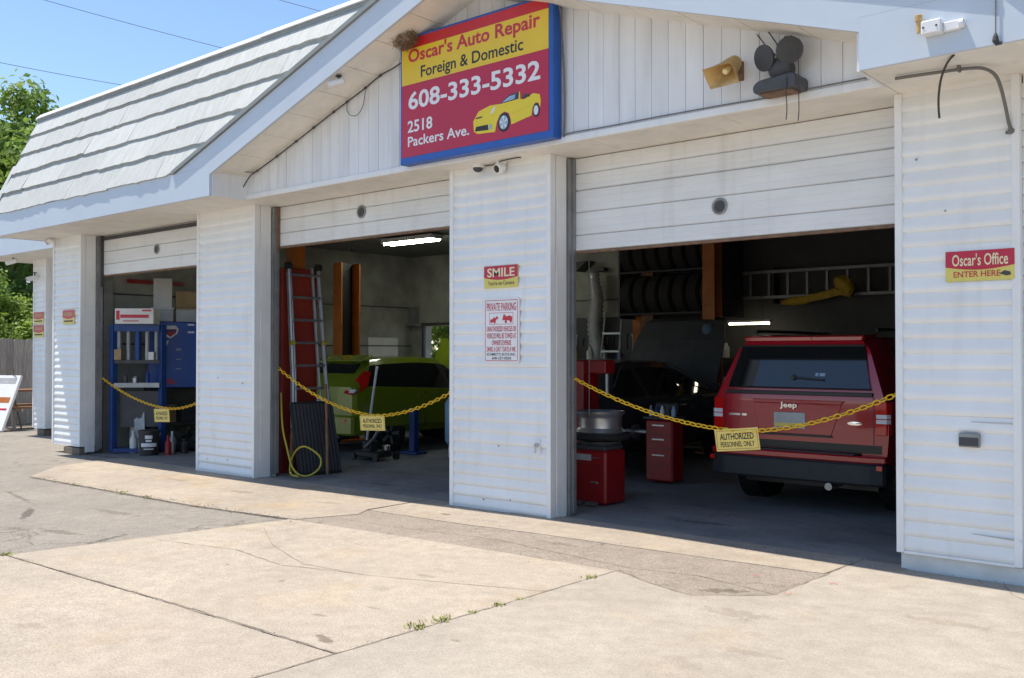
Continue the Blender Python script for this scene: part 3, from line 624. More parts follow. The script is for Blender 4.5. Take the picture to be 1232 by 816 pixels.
for cx, cz, dx in ((-3.055, 3.605, -.35), (-2.865, 3.625, .25)):
    ax = Vector((dx, -.85, -.25)).normalized(); c = Vector((cx, -.42, cz))
    hd = MB().lathe(c, ax, [(-.06, .03), (-.05, .05), (-.01, .088), (.0, .094), (.012, .094), (.014, .088)], 24).build('lamp_head', 'lamp_housing', fd, smooth=True)
    MB().lathe(c, ax, [(.0141, .086), (.020, .06), (.022, .001)], 20).build('lens', 'dark_grey', hd, smooth=True)
    MB().cyl(c - ax * .05, (-2.95, -.36, 3.50), .016).build('arm', 'lamp_housing', fd)
MB().lathe((-2.955, -.36, 3.52), (0, -1, -.15), [(-.08, .07), (-.02, .085), (.04, .082), (.06, .06), (.065, .002)], 18).build('socket_hub', 'lamp_housing', fd, smooth=True)
MB().prism([(-3.115, -.48, 3.345), (-2.79, -.48, 3.345), (-2.79, -.48, 3.43), (-2.83, -.48, 3.455), (-3.08, -.48, 3.435), (-3.125, -.48, 3.40)], (0, .205, 0)).build('ballast_box', 'lamp_housing', fd, bevel=.012)
MB().box(-3.07, -2.83, -.45, -.32, 3.332, 3.344).build('base_plate', 'rust', fd)
MB().tube([(-2.86, -.485, 3.42), (-2.862, -.487, 3.30), (-2.858, -.484, 3.20), (-2.866, -.482, 3.12)], .0035, 5).build('loose_wire', 'cable', fd)
MB().tube([(-2.79, -.46, 3.60), (-2.775, -.48, 3.50), (-2.772, -.486, 3.33), (-2.770, -.485, 3.18), (-2.778, -.482, 3.10)], .0035, 5).build('loose_wire', 'cable', fd)
MB().tube([(-2.95, -.36, 3.60), (-3.00, -.34, 3.72), (-3.10, -.30, 3.86)], .005, 5).build('supply_wire', 'cable', fd)
MB().tube([(-2.97, -.36, 3.60), (-3.07, -.34, 3.70), (-3.17, -.30, 3.83)], .005, 5).build('supply_wire', 'cable', fd)
MB().tube([(-2.97, -.281, 3.775), (-2.93, -.281, 3.768), (-2.90, -.281, 3.775)], .004, 5).tube([(-2.86, -.281, 3.77), (-2.80, -.281, 3.795), (-2.78, -.281, 3.79)], .006, 5).solo('cable_scrap', 'cable', 'two scraps of dark cable stapled above the twin floodlight', 'cable')
# cameras
def cam_dome(x, y, label, rr=.058):
    t = thing('dome_camera', label, 'camera', (x, y, S - .08))
    MB().lathe((x, y, S), (0, 0, -1), [(0, rr), (.03, rr), (.035, rr * .9)], 20).build('mount', 'white_metal', t, smooth=True)
    MB().lathe((x, y, S - .034), (0, 0, -1), [(0, rr * .86), (.02, rr * .78), (.035, rr * .5), (.043, .002)], 20).build('dome', 'dark_grey', t, smooth=True); return t
cam_dome(-6.15, -.08, 'grey dome security camera under the soffit at the centre pier')
tc = thing('turret_camera', 'white ball security camera under the soffit beside the dome camera on the centre pier', 'camera', (-5.90, -.08, 3.17))
MB().lathe((-5.88, -.05, S), (0, 0, -1), [(0, .055), (.02, .055), (.03, .04)], 18).build('mount', 'white_metal', tc, smooth=True)
MB().lathe((-5.88, -.07, 3.225), (-.15, -.9, -.35), [(-.06, .002), (-.055, .03), (-.03, .052), (.01, .056), (.04, .046), (.045, .038)], 20).build('body', 'white_metal', tc, smooth=True)
MB().lathe((-5.88, -.07, 3.225), (-.15, -.9, -.35), [(.0455, .036), (.050, .02), (.051, .001)], 16).build('lens', 'ink_black', tc)
MB().tube([(-6.10, -.03, 3.278), (-5.98, -.05, 3.270), (-5.86, -.1, 3.276), (-5.70, -.11, 3.280), (-5.60, -.10, 3.281)], .006, 5).solo('camera_cable', 'cable', 'dark cable running under the soffit to the ball camera', 'cable')
def bullet(name, p, aim, label, sc=1.0, up=.10):
    t = thing(name, label, 'camera', p); p = Vector(p); d = Vector(aim).normalized()
    MB().lathe(p, d, [(-.09 * sc, .018 * sc), (-.085 * sc, .032 * sc), (.06 * sc, .034 * sc), (.075 * sc, .034 * sc), (.07 * sc, .026 * sc)], 14).build('body', 'white_metal', t, smooth=True)
    MB().lathe(p, d, [(.0705 * sc, .025 * sc), (.071 * sc, .001)], 14).build('lens', 'ink_black', t)
    MB().cyl(p - d * .03 * sc, p - d * .03 * sc + Vector((0, 0, up)), .010 * sc).lathe(p - d * .03 * sc + Vector((0, 0, up)), (0, 0, 1), [(-.012, .03 * sc), (0, .03 * sc)], 12).build('mount', 'cable', t)
    return t
bullet('bullet_camera', (-7.53, -.68, 4.195), (-.7, -.6, -.25), 'small white bullet camera under the left rake of the gable', 1.0, .065)
bullet('bullet_camera', (-15.86, -.42, 3.235), (-.8, -.5, -.3), 'white bullet camera hanging at the far left end of the main eave', 1.1, .045) if False else None
fl2 = thing('sensor_light', 'small white twin sensor light with a red tip under the main eave at far left', 'light', (-15.19, -.11, 3.19))
MB().lathe((-15.19, -.11, S), (0, 0, -1), [(0, .06), (.02, .055), (.03, .03)], 14).build('mount', 'white_metal', fl2, smooth=True)
for dx in (-.07, .07): MB().lathe((-15.19 + dx * .6, -.13, 3.245), (dx * 6, -.5, -.5), [(-.05, .02), (-.03, .035), (.03, .048), (.05, .05), (.045, .04)], 14).build('lamp_head', 'white_metal', fl2, smooth=True)
MB().lathe((-15.19, -.15, 3.22), (0, -.4, -1), [(0, .025), (.03, .022), (.035, .005)], 12).build('sensor', 'lamp_red', fl2)
bullet('bullet_camera', (-18.95, .80, 3.21), (-.75, -.6, -.25), 'white bullet camera under the set-back eave at the left edge', 1.3, .08)
bullet('bullet_camera', (-18.88, 1.16, 2.92), (-.2, -.9, -.3), 'dark-lensed camera at the top of the far left pier', 1.4, .10)
# light fixture, rod and conduit at the right-hand eave
ft = thing('wall_light_bracket', 'empty white lamp bracket fixed to the fascia above the right-hand pier', 'bracket', (-1.75, YF - .02, 3.40))
MB().box(-1.85, -1.735, -.835, -.7605, 3.405, 3.485).build('box', 'white_metal', ft, bevel=.006)
MB().box(-1.734, -1.64, -.795, -.7605, 3.41, 3.465).build('arm_box', 'white_metal', ft, bevel=.004)
MB().lathe((-1.632, -.785, 3.44), (1, 0, 0), [(-.012, .028), (.012, .028), (.016, .02)], 14).build('end_cap', 'white_metal', ft, smooth=True)
MB().cyl((-1.872, -.80, 3.43), (-1.872, -.80, 3.50), .013).lathe((-1.872, -.80, 3.50), (0, 0, 1), [(0, .02), (.035, .022), (.04, .015)], 12).build('socket', 'horn_tan', ft, smooth=True)
for xx in (-1.835, -1.76): MB().lathe((xx, -.8355, 3.445), (0, -1, 0), [(0, .007), (.003, .006)], 8).build('screw', 'dark_grey', ft)
ro = thing('guide_wire', 'thin dark guide wire with a clamp down the fascia at the right edge', 'wire', (-1.45, YF - .02, 3.28))
MB().tube([(-1.45, YF - .012, 3.66), (-1.452, YF - .012, 3.30)], .004, 6).build('wire', 'conduit', ro)
MB().lathe((-1.452, YF - .014, 3.315), (0, 0, -1), [(-.03, .006), (-.01, .014), (.015, .018), (.03, .010)], 10).box(-1.455, -1.42, YF - .02, YF - .002, 3.275, 3.29).build('clamp', 'cable', ro)
cd = thing('conduit', 'grey electrical conduit curving from the soffit down the right-hand pier', 'conduit', (-1.6, -.1, 2.9))
MB().tube([(-2.12, -.48, 3.27), (-1.98, -.47, 3.268), (-1.85, -.45, 3.268), (-1.70, -.42, 3.268), (-1.62, -.38, 3.262), (-1.575, -.30, 3.235), (-1.565, -.20, 3.18), (-1.562, -.10, 3.08), (-1.555, -.045, 2.98), (-1.545, -.03, 2.93)], .011, 8).build('pipe', 'conduit', cd, smooth=80)
MB().lathe((-1.545, -.016, 2.925), (0, -1, 0), [(0, .022), (.02, .020), (.024, .012)], 10).box(-1.58, -1.51, -.022, -.016, 2.91, 2.93).build('fitting', 'conduit', cd)
MB().box(-1.75, -1.735, -.46, -.42, 3.25, 3.29).build('strap', 'conduit', cd)
MB().tube([(-1.70, -.70, 3.285), (-1.76, -.62, 3.27), (-1.83, -.50, 3.22), (-1.87, -.42, 3.14), (-1.878, -.40, 3.06), (-1.876, -.39, 2.99)], .007, 6).solo('dangling_cable', 'cable', 'short black cable dangling from the soffit over the right-hand pier', 'cable')
ml = thing('mail_slot', 'small dark mail slot box on the right-hand pier', 'box', (-1.805, -.03, .875))
MB().box(-1.872, -1.742, -.045, -.012, .875, .968).build('box', 'rail', ml, bevel=.006)
MB().box(-1.866, -1.748, -.049, -.0455, .885, .94).build('flap', 'dark_grey', ml)
fc = thing('hose_bib', 'small white outdoor tap low on the centre pier', 'tap', (-5.47, -.03, .56))
MB().box(-5.50, -5.435, -.022, -.012, .57, .71).build('plate', 'white_metal', fc)
MB().lathe((-5.465, -.02, .66), (0, -1, 0), [(0, .018), (.05, .016), (.06, .012)], 10).build('spout', 'alu', fc)
MB().cyl((-5.465, -.06, .66), (-5.465, -.065, .59), .011).build('nozzle', 'alu', fc)
# cable and clips along the rake
cb = thing('gable_cable', 'dark cable clipped along the left rake of the gable up to the nest', 'cable', (-8.4, -.30, 3.5))
gp = [(-9.69, -.33, 3.40), (-9.55, -.31, 3.55), (-9.42, -.30, 3.60), (-9.05, -.295, 3.72), (-8.69, -.295, 3.84), (-8.38, -.295, 3.945), (-8.04, -.295, 4.06), (-7.82, -.295, 4.13), (-7.53, -.295, 4.225), (-7.30, -.295, 4.31), (-7.10, -.30, 4.345), (-6.92, -.32, 4.38)]
gp = [(x, y, z + .0) for x, y, z in gp]
MB().tube(gp, .007, 6).build('cable_run', 'cable', cb)
for i in (2, 3, 4, 5, 6, 7, 8, 9): MB().lathe((gp[i][0], gp[i][1], gp[i][2]), (.9, 0, .35), [(-.014, .013), (.014, .013)], 8).build('clip', 'cable', cb)
MB().tube([(-7.82, -.295, 4.13), (-7.80, -.31, 4.03), (-7.72, -.32, 3.965), (-7.62, -.32, 3.96), (-7.55, -.31, 4.04), (-7.52, -.30, 4.20)], .0045, 6).build('loop', 'conduit', cb)
MB().tube([(-9.60, -.40, 3.60), (-9.48, -.33, 3.585), (-9.40, -.30, 3.60)], .006, 6).build('branch', 'conduit', cb)
sc_ = MB().tube([(-4.955, -.30, 3.34), (-4.90, -.29, 3.365), (-4.5, -.295, 3.36), (-4.0, -.296, 3.362), (-3.4, -.297, 3.358), (-3.12, -.30, 3.352), (-2.75, -.30, 3.36), (-2.4, -.30, 3.362), (-2.27, -.30, 3.363)], .006, 6)
sc_.solo('sill_cable', 'conduit', 'grey cable lying along the sill of the gable from the big sign to the right', 'cable')
MB().tube([(-4.972, -.33, 4.50), (-4.965, -.35, 4.46), (-4.962, -.33, 4.38), (-4.955, -.32, 4.2), (-4.95, -.30, 3.9), (-4.95, -.295, 3.5), (-4.955, -.30, 3.34)], .008, 6).solo('sign_cable', 'conduit', 'grey supply cable down the right side of the big shop sign', 'cable')
# bird nest: a clump of straw
ns = MB(); rr = random.Random(3)
for i in range(900):
    a, b = rr.uniform(0, 2 * math.pi), math.acos(rr.uniform(-1, 1)); k = rr.uniform(.35, 1) ** .5
    c = Vector((-6.74 + .15 * k * math.cos(a) * math.sin(b), -.47 + .11 * k * math.sin(a) * math.sin(b), 4.515 + .10 * k * math.cos(b)))
    d = Vector((rr.gauss(0, 1), rr.gauss(0, 1), rr.gauss(-.25, .6))).normalized() * rr.uniform(.02, .055); n_ = d.orthogonal().normalized() * .0022; n2 = d.cross(n_).normalized() * .0022
    ns.add([c - d + n_, c - d - n_, c - d + n2, c + d], [(0, 1, 3), (1, 2, 3), (2, 0, 3), (0, 2, 1)])
ns.solo('bird_nest', 'straw', 'ragged brown straw bird nest on the upper left corner of the shop sign', 'nest')

# ================================================================ OUTDOORS
# overhead wires in the sky
def wire(a, b, label):
    a, b = Vector(a), Vector(b); P = [a.lerp(b, i / 20) - Vector((0, 0, .4 * math.sin(math.pi * i / 20))) for i in range(21)]
    MB().tube(P, .007, 6).solo('overhead_wire', 'conduit', label, 'wire', group='overhead wires in the sky')
def ext(p, q, k0, k1): p, q = Vector(p), Vector(q); return (p.lerp(q, k0), p.lerp(q, k1))
wire(*ext((-22.5, 1.95, 8.33), (-21.35, 4.57, 8.15), -2.0, 3.5), 'lower overhead wire meeting the roof cap at the left')
wire(*ext((-21.74, 2.7, 9.75), (-20.02, 6.28, 9.15), -2.5, 3.5), 'middle overhead wire crossing the upper left sky')
wire(*ext((-19.0, 7.09, 10.33), (-18.39, 8.0, 10.12), -6, 6), 'short overhead wire at the top by the gable peak')
# fence of upright boards behind the wing
fn = thing('wooden_fence', 'weathered grey board fence behind the far left pier', 'fence', (-22.3, 3, gz(-22)))
yy = -1.6
while yy < 9:
    h_ = 1.80 + random.uniform(-.03, .03); dx = random.uniform(-.008, .008); b_ = .133
    MB().prism([(-22.3 + dx, yy, gz(-22)), (-22.3 + dx, yy + b_, gz(-22)), (-22.3 + dx, yy + b_, h_ - .03), (-22.3 + dx, yy + b_ - .03, h_), (-22.3 + dx, yy + .03, h_), (-22.3 + dx, yy, h_ - .03)], (-.018, 0, 0)).build('fence_board', 'fence_wood', fn)
    yy += b_ + random.uniform(.004, .012)
for z_ in (.3, 1.4): MB().box(-22.36, -22.32, -1.6, 9, z_, z_ + .09).build('rail', 'fence_wood', fn)
# table made of planks
bt = thing('picnic_table', 'old wooden plank table standing against the board fence', 'table', (-21.0, 2.2, gz(-21)))
for i in range(4): MB().box(-21.30 + i * .16, -21.155 + i * .16, 1.35, 3.1, .68, .72).build('top_plank', 'wood_brown', bt, bevel=.004)
for z_, x0 in ((.36, -20.62), (.36, -21.75)): MB().box(x0, x0 + .2, 1.35, 3.1, z_ - .02, z_ + .02).build('seat_plank', 'wood_brown', bt, bevel=.004)
for yy in (1.55, 2.35, 2.95):
    for x0, sg_ in ((-20.75, 1), (-21.30, -1)): MB().prism([(x0, yy, gz(-21)), (x0 + .09, yy, gz(-21)), (x0 + .09 - sg_ * .12, yy, .68), (x0 - sg_ * .12, yy, .68)], (0, .05, 0)).build('leg', 'fence_wood', bt)
    MB().box(-21.75, -20.40, yy + .05, yy + .09, .28, .34).build('cross_brace', 'fence_wood', bt)
# leaning sandwich board
af = thing('sandwich_board', 'white board with an orange stripe leaning at the left edge of the picture', 'sign', (-20.42, 1.0, gz(-20)), rotz=R(113), local=True)
LM = Matrix.Rotation(R(24), 4, 'Y')
MB().box(-.05, 0, -.34, .34, 0, 1.20, LM).build('panel', 'sign_white', af, bevel=.006)
for y0, y1 in ((-.30, -.24), (.24, .30)): MB().box(.001, .04, y0, y1, 0, 1.16, LM).build('frame_batten', 'sign_white', af)
for z0, z1, m_ in ((.60, .72, 'lift_orange'), (.44, .48, 'ink_red'), (1.02, 1.14, 'clear_bin')): MB().box(-.0535, -.0505, -.27, .27, z0, z1, LM).build('print_stripe', m_, af)
MB().cyl((.49, .0, 1.05), (.80, .0, 0), .018).build('prop_leg', 'wood_old', af)
MB().cyl((.47, -.1, 1.06), (.42, -.16, 1.28), .012).build('handle', 'wood_old', af)
# weeds and petals
def weed(x, y, s, label):
    m_ = MB(); rr = random.Random(int(x * 977 + y * 331)); z0 = gz(x) + .012
    for i in range(int(44 * s) + 8):
        a = rr.uniform(0, 6.28); l = rr.uniform(.012, .042) * s; c = Vector((x + rr.gauss(0, .03 * s), y + rr.gauss(0, .035 * s), z0)); d = Vector((math.cos(a) * .7, math.sin(a) * .7, rr.uniform(.4, 1.2))).normalized() * l; w_ = Vector((-math.sin(a), math.cos(a), 0)) * rr.uniform(.003, .007)
        m_.add([c - w_ * .3, c + w_ * .3, c + d * .55 + w_, c + d, c + d * .55 - w_], [(0, 1, 2, 3, 4)])
    m_.solo('weed_tuft', 'weed', label, 'weed', group='weeds in the paving joints')
for x_, y_, s_, lb in ((-3.76, -3.16, 1.0, 'largest weed tuft in the joint nearest the camera'), (-3.76, -2.98, .95, 'second weed tuft from the camera in the pale slab joint'), (-3.74, -2.74, .5, 'third small weed from the camera in the pale slab joint'), (-3.73, -2.53, .6, 'fourth weed from the camera in the pale slab joint'), (-3.72, -2.36, .4, 'fifth tiny weed from the camera in the pale slab joint'), (-3.72, -1.62, .7, 'weed tuft at the far end of the pale slab joint'), (-7.46, -3.80, .9, 'weed tuft at the left edge where concrete meets asphalt'), (-9.4, -1.66, .8, 'weed tuft in the joint before the wide pier'), (-9.9, -1.66, .8, 'weed tuft left of another in the apron joint'), (-11.0, -1.68, .6, 'weed sprig farthest left in the apron joint')): weed(x_, y_, s_, lb)
for i, (x_, y_, lb) in enumerate(((-2.92, -.88, 'red petal on the asphalt patch before the red car'), (-2.55, -1.2, 'red petal on the joint at the patch corner'), (-2.44, -.76, 'red petal nearest the right-hand pier'))):
    m_ = MB()
    for k in range(3): a = k * 2.1 + i; c = Vector((x_ + .02 * math.cos(a), y_ + .02 * math.sin(a), .017)); m_.add([c, c + Vector((.012, .002, .004)), c + Vector((.014, .012, .007)), c + Vector((.002, .011, .003))], [(0, 1, 2, 3)])
    m_.solo('fallen_petal', 'petal', lb, 'petal', group='red petals on the paving')
# grit and crumbs of asphalt swept into the joints
gm = MB(); rr = random.Random(77)
def crumb(x, y, s):
    z0 = gz(x) + .012; a = rr.uniform(0, 6.28); P = [Vector((x + s * math.cos(a + k * 2.09) * rr.uniform(.6, 1), y + s * math.sin(a + k * 2.09) * rr.uniform(.6, 1), z0)) for k in range(3)] + [Vector((x, y, z0 + s * rr.uniform(.5, 1)))]
    gm.add(P, [(0, 1, 3), (1, 2, 3), (2, 0, 3)])
for i in range(420): t = rr.random(); crumb(-7.4 + 3.66 * t + rr.gauss(0, .02), -3.81 + .08 * t + rr.gauss(0, .016), rr.uniform(.002, .005))
for i in range(380): t = rr.random(); crumb(-3.79 + .08 * t + rr.gauss(0, .016), -6 + 4.65 * t, rr.uniform(.002, .005))
for i in range(420): t = rr.random(); crumb(-12 + 5 * t, -1.66 + .12 * t * t + rr.gauss(0, .05), rr.uniform(.004, .011))
for i in range(500): crumb(rr.uniform(-6.9, -2.4), rr.uniform(-1.65, -.45), rr.uniform(.0025, .006))
for i in range(700): crumb(rr.uniform(-9, 0.5), rr.uniform(-5.6, -.2), rr.uniform(.002, .0042))
for i in range(260): crumb(rr.uniform(-11, -1.6), rr.gauss(-.06, .05), rr.uniform(.004, .010))
go = gm.build('grit', 'dirt'); tag(go, 'brown grit and asphalt crumbs lying in the paving joints', 'grit', kind='stuff')
# trees
def tree(x, y, z_top, crown_z0, rad, label, leaf, nleaf, size, seed, trunk_r=.16):
    rr = random.Random(seed); z0 = gz(max(x, -29.9))
    t = thing('leafy_tree', label, 'tree', (x, y, z0), group='trees behind the garage')
    tr = MB(); cz = (z_top + crown_z0) / 2; hz = (z_top - crown_z0) / 2
    tr.tube([(x, y, z0), (x + .1, y, z0 + (cz - z0) * .4), (x - .05, y + .1, cz), (x, y, z_top - hz * .4)], [trunk_r, trunk_r * .8, trunk_r * .55, trunk_r * .15], 8)
    clumps = []
    for i in range(46):
        u = Vector((rr.gauss(0, 1), rr.gauss(0, 1), rr.gauss(0, 1))).normalized() * rr.uniform(.45, 1.0)
        u.z = u.z if u.z > -.6 else -.6
        c = Vector((x + u.x * rad, y + u.y * rad, cz + u.z * hz)); clumps.append((c, rr.uniform(.18, .34) * rad))
        if i < 16:
            s0 = Vector((x, y, z0 + (cz - z0) * rr.uniform(.5, 1.0))); tr.tube([s0, s0.lerp(c, .5) + Vector((0, 0, .2)), c], [trunk_r * .35, trunk_r * .2, trunk_r * .06], 5)
    tr.build('trunk', 'bark', t, smooth=60)
    vs = []; fs = []
    for i in range(nleaf):
        c, r_ = clumps[i % len(clumps)]
        u = Vector((rr.gauss(0, 1), rr.gauss(0, 1), rr.gauss(0, .8))).normalized() * (rr.random() ** .4) * r_ * rr.uniform(.7, 1.25)
        p = c + u; n_ = (u.normalized() + Vector((rr.gauss(0, .6), rr.gauss(0, .6), .5 + rr.gauss(0, .6)))).normalized()
        a = n_.orthogonal().normalized(); a = (Matrix.Rotation(rr.uniform(0, 6.28), 3, n_) @ a); b_ = n_.cross(a); s_ = size * rr.uniform(.6, 1.3); k = len(vs)
        vs += [tuple(p - a * s_), tuple(p + b_ * s_ * .5 + n_ * s_ * .1), tuple(p + a * s_), tuple(p - b_ * s_ * .5 + n_ * s_ * .1)]; fs.append((k, k + 1, k + 2, k + 3))
    m_ = MB(); m_.v = vs; m_.f = fs
    off = OFF[t]; me = bpy.data.meshes.new('crown'); me.from_pydata([tuple(Vector(v) - off) for v in vs], [], fs); me.materials.append(MATS[leaf])
    o = bpy.data.objects.new('crown', me); col.objects.link(o); o.parent = t
    return t
tree(-36.0, 7.9, 11.0, 2.0, 4.4, 'tall leafy tree rising behind the left end of the mansard roof', 'leaf', 26000, .15, 11, .25)
tree(-27.5, 4.0, 5.6, 1.2, 2.6, 'dark green tree behind the board fence at left', 'leaf_dark', 15000, .10, 12)
tree(-24.2, 2.4, 3.3, .8, 1.5, 'bright green bush leaning over the board fence', 'leaf_bright', 11000, .07, 13, .08)
tree(-30.5, 8.5, 7.5, 1.2, 3.6, 'broad green tree behind the fence near the wing', 'leaf_dark', 14000, .13, 14)
tree(-17.3, 11.4, 3.6, .3, 1.9, 'green bush seen through the back window of the garage', 'leaf_bright', 12000, .08, 15, .1)
tree(-44, 1.0, 9, 1.5, 4.2, 'leafy tree far behind the fence at the left edge', 'leaf', 14000, .17, 16, .22)

# ================================================================ VEHICLES
def ring(w_, zb, belt, wr, zr, hood):
    if hood: up = [(w_ - .05, belt), (w_ - .12, belt + .02), (w_ - .35, belt + .045), (0, zr)]
    else: up = [(w_ - .04, belt), (wr + .03, zr - .11), (wr - .05, zr - .025), (0, zr)]
    h = [(0, zb), (w_ * .86, zb), (w_ - .02, zb + .12), (w_, zb + (belt - zb) * .5), (w_ - .008, belt - .06)] + up
    return h
def body(root, st, paint, win_sides, shield=None, rear_glass=None, skip=None, name='body'):
    """st: stations (y, y_at_roof, half width, sill z, belt z, half roof width, roof z, is_hood); faces named as windows become parts of their own"""
    rows = []
    for (y, yt, w_, zb, belt, wr, zr, hood) in st:
        h = ring(w_, zb, belt, wr, zr, hood); row = []
        for (x, z) in h:
            t_ = 0 if z <= belt else min(1, (z - belt) / max(.05, zr - belt)); row.append(Vector((x, y + (yt - y) * t_, z)))
        rows.append([Vector((-p.x, p.y, p.z)) for p in row[:0:-1][::1]][1:] [::-1][::-1] and ([p for p in row] + [Vector((-p.x, p.y, p.z)) for p in row[-2:0:-1]]))
    n = len(rows[0]); parts = {}
    def addq(key, q): parts.setdefault(key, MB()).add(q, [(0, 1, 2, 3)])
    for i in range(len(rows) - 1):
        for j in range(n):
            k = (j + 1) % n; q = [rows[i][j], rows[i + 1][j], rows[i + 1][k], rows[i][k]]; key = 'body'
            side = j in (5, n - 6)
            if side and i in win_sides: key = 'side_window_%d_%s' % (i, 'r' if j == 5 else 'l')
            if shield is not None and i == shield and j in (6, 7, n - 7, n - 8): key = 'windscreen'
            if skip and i in skip and j in (6, 7, n - 7, n - 8): continue
            addq(key, q)
    for e, r_ in ((0, rows[0]), (-1, rows[-1])):
        m_ = parts['body']
        # end caps in strips so that they follow the slope of the tail
        half = len(ring(*[1, .3, .9, .6, 1.4, False]))
        for j in range(half - 1):
            a, b = r_[j], r_[j + 1]; c, d = r_[(n - j) % n], r_[(n - j - 1) % n]
            m_.add([a, b, d, c], [(0, 1, 2, 3)])
    for key, m_ in parts.items():
        if key == 'body':
            m2 = MB(); m2.v = m_.v; m2.f = m_.f; o = m2.build(name, paint, root)
            bm = bmesh.new(); bm.from_mesh(o.data); bmesh.ops.remove_doubles(bm, verts=bm.verts, dist=.0008)
            bad = [f for f in bm.faces if f.calc_area() < 1e-7]; bmesh.ops.delete(bm, geom=bad, context='FACES'); bmesh.ops.recalc_face_normals(bm, faces=bm.faces); bm.to_mesh(o.data); bm.free()
            o.data.polygons.foreach_set('use_smooth', [True] * len(o.data.polygons)); o.data.set_sharp_from_angle(angle=R(32))
        else:
            o = m_.build('windscreen' if key == 'windscreen' else 'side_window', 'glass_dark', root)
            bm = bmesh.new(); bm.from_mesh(o.data); bmesh.ops.remove_doubles(bm, verts=bm.verts, dist=.0008); bm.to_mesh(o.data); bm.free()
def wheel(root, x, y, r_, wd, rim='alu'):
    s = 1 if x > 0 else -1
    t = MB().lathe((x, y, r_), (s, 0, 0), [(-wd / 2, r_ * .62), (-wd / 2, r_ * .90), (-wd / 2 + .03, r_), (wd / 2 - .03, r_), (wd / 2, r_ * .90), (wd / 2 - .005, r_ * .64)], 28).build('tyre', 'black_rubber', root, smooth=True)
    rm = MB().lathe((x, y, r_), (s, 0, 0), [(0, r_ * .62), (wd / 2 - .012, r_ * .64), (wd / 2 - .004, r_ * .62), (wd / 2 - .03, r_ * .56), (wd / 2 - .05, r_ * .2), (wd / 2 - .02, r_ * .16), (wd / 2 - .018, .002)], 24).build('rim', rim, t, smooth=30)
    for k in range(5):
        a = 2 * math.pi * k / 5; d = Vector((0, math.cos(a), math.sin(a))); e = Vector((0, -math.sin(a), math.cos(a))) * r_ * .07; c = Vector((x + s * (wd / 2 - .016), y, r_))
        MB().prism([c + d * r_ * .14 - e, c + d * r_ * .14 + e, c + d * r_ * .6 + e * 1.4, c + d * r_ * .6 - e * 1.4], (s * .012, 0, 0)).build('spoke', rim, t)
    MB().lathe((x + s * .03, y, r_ + .01), (s, 0, 0), [(-wd / 2 - .05, r_ * 1.10), (wd / 2 - .055, r_ * 1.12), (wd / 2 - .054, .01)], 28).build('wheel_arch', 'ink_black', root)
# ---- red SUV in the right bay
jp = thing('red_car', 'dark red boxy SUV parked tail out behind the chain in the right bay', 'car', (-3.82, 1.80, 0), local=True)
J = [(0, .16, .86, .42, 1.08, .62, 1.635, False), (.10, .26, .87, .36, 1.08, .64, 1.655, False), (.50, .62, .875, .34, 1.08, .65, 1.665, False), (1.18, 1.18, .875, .34, 1.08, .65, 1.67, False), (1.26, 1.26, .875, .34, 1.08, .65, 1.67, False), (2.12, 2.12, .875, .34, 1.07, .65, 1.66, False), (2.20, 2.20, .875, .34, 1.07, .65, 1.655, False), (2.98, 2.55, .875, .34, 1.06, .63, 1.62, False), (3.12, 3.10, .87, .34, 1.05, .70, 1.10, True), (4.2, 4.2, .85, .36, .98, .6, 1.03, True), (4.38, 4.38, .76, .42, .80, .6, .85, True)]
body(jp, J, 'jeep_red', (2, 4, 6), shield=7)
def rearplane(x, z, out=.006): t_ = max(0, (z - 1.08) / .555); return Vector((x, .16 * t_ - out * .95, z + out * .27))
rw = [rearplane(x, z) for x, z in ((-.69, 1.165), (.69, 1.165), (.60, 1.555), (-.60, 1.555))]
g_ = MB().prism(rw, (0, .012, 0)).build('rear_window', 'glass_dark', jp)
MB().prism([rearplane(x, z, .010) for x, z in ((-.05, 1.255), (.26, 1.235), (.26, 1.248), (-.05, 1.275))], (0, -.012, 0)).lathe(rearplane(-.04, 1.262, .012), (0, -1, 0), [(0, .025), (.02, .022)], 10).build('wiper', 'black_plastic', jp)
for xx in (.17, .21, .235): MB().prism([rearplane(xx, 1.275, .008), rearplane(xx + .028, 1.275, .008), rearplane(xx + .028, 1.305, .008), rearplane(xx, 1.305, .008)], (0, -.001, 0)).build('window_sticker', 'tank_blue', jp)
MB().prism([(-.58, .125, 1.60), (.58, .125, 1.60), (.60, .125, 1.655), (-.60, .125, 1.655)], (0, .35, .018)).build('roof_spoiler', 'jeep_red', jp, bevel=.012)
MB().box(-.10, .10, .113, .124, 1.622, 1.640).build('brake_lamp', 'lamp_red', jp)
MB().box(-.72, .72, -.012, .03, 1.098, 1.135).build('tailgate_ledge', 'ink_black', jp, bevel=.004)
MB().prism([(-.44, -.004, 1.055), (.47, -.004, 1.055), (.43, -.004, 1.02), (-.40, -.004, 1.02)], (0, -.014, 0)).build('handle_bar', 'jeep_red', jp, bevel=.004)
MB().prism([(-.44, -.001, 1.018), (.44, -.001, 1.018), (.34, -.001, .735), (-.36, -.001, .735)], (0, -.006, 0)).build('plate_recess', 'jeep_red', jp, bevel=.003)
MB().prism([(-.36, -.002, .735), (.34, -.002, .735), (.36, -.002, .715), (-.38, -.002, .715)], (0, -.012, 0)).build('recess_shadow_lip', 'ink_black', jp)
MB().box(-.215, .10, -.016, -.009, .785, .935).build('number_plate', 'clear_bin', jp, bevel=.004)
MB().box(-.205, .09, -.018, -.0165, .80, .835).build('plate_stripe', 'placard', jp)
text('lettering', 'Jeep', (-.15, .02, .965, 1.03), -.0185, 'chrome', jp, .02, depth=.004)
MB().lathe((.56, -.002, .857), (0, -1, 0), [(0, .07), (.006, .068), (.007, .001)], 20).build('badge', 'chrome', jp)
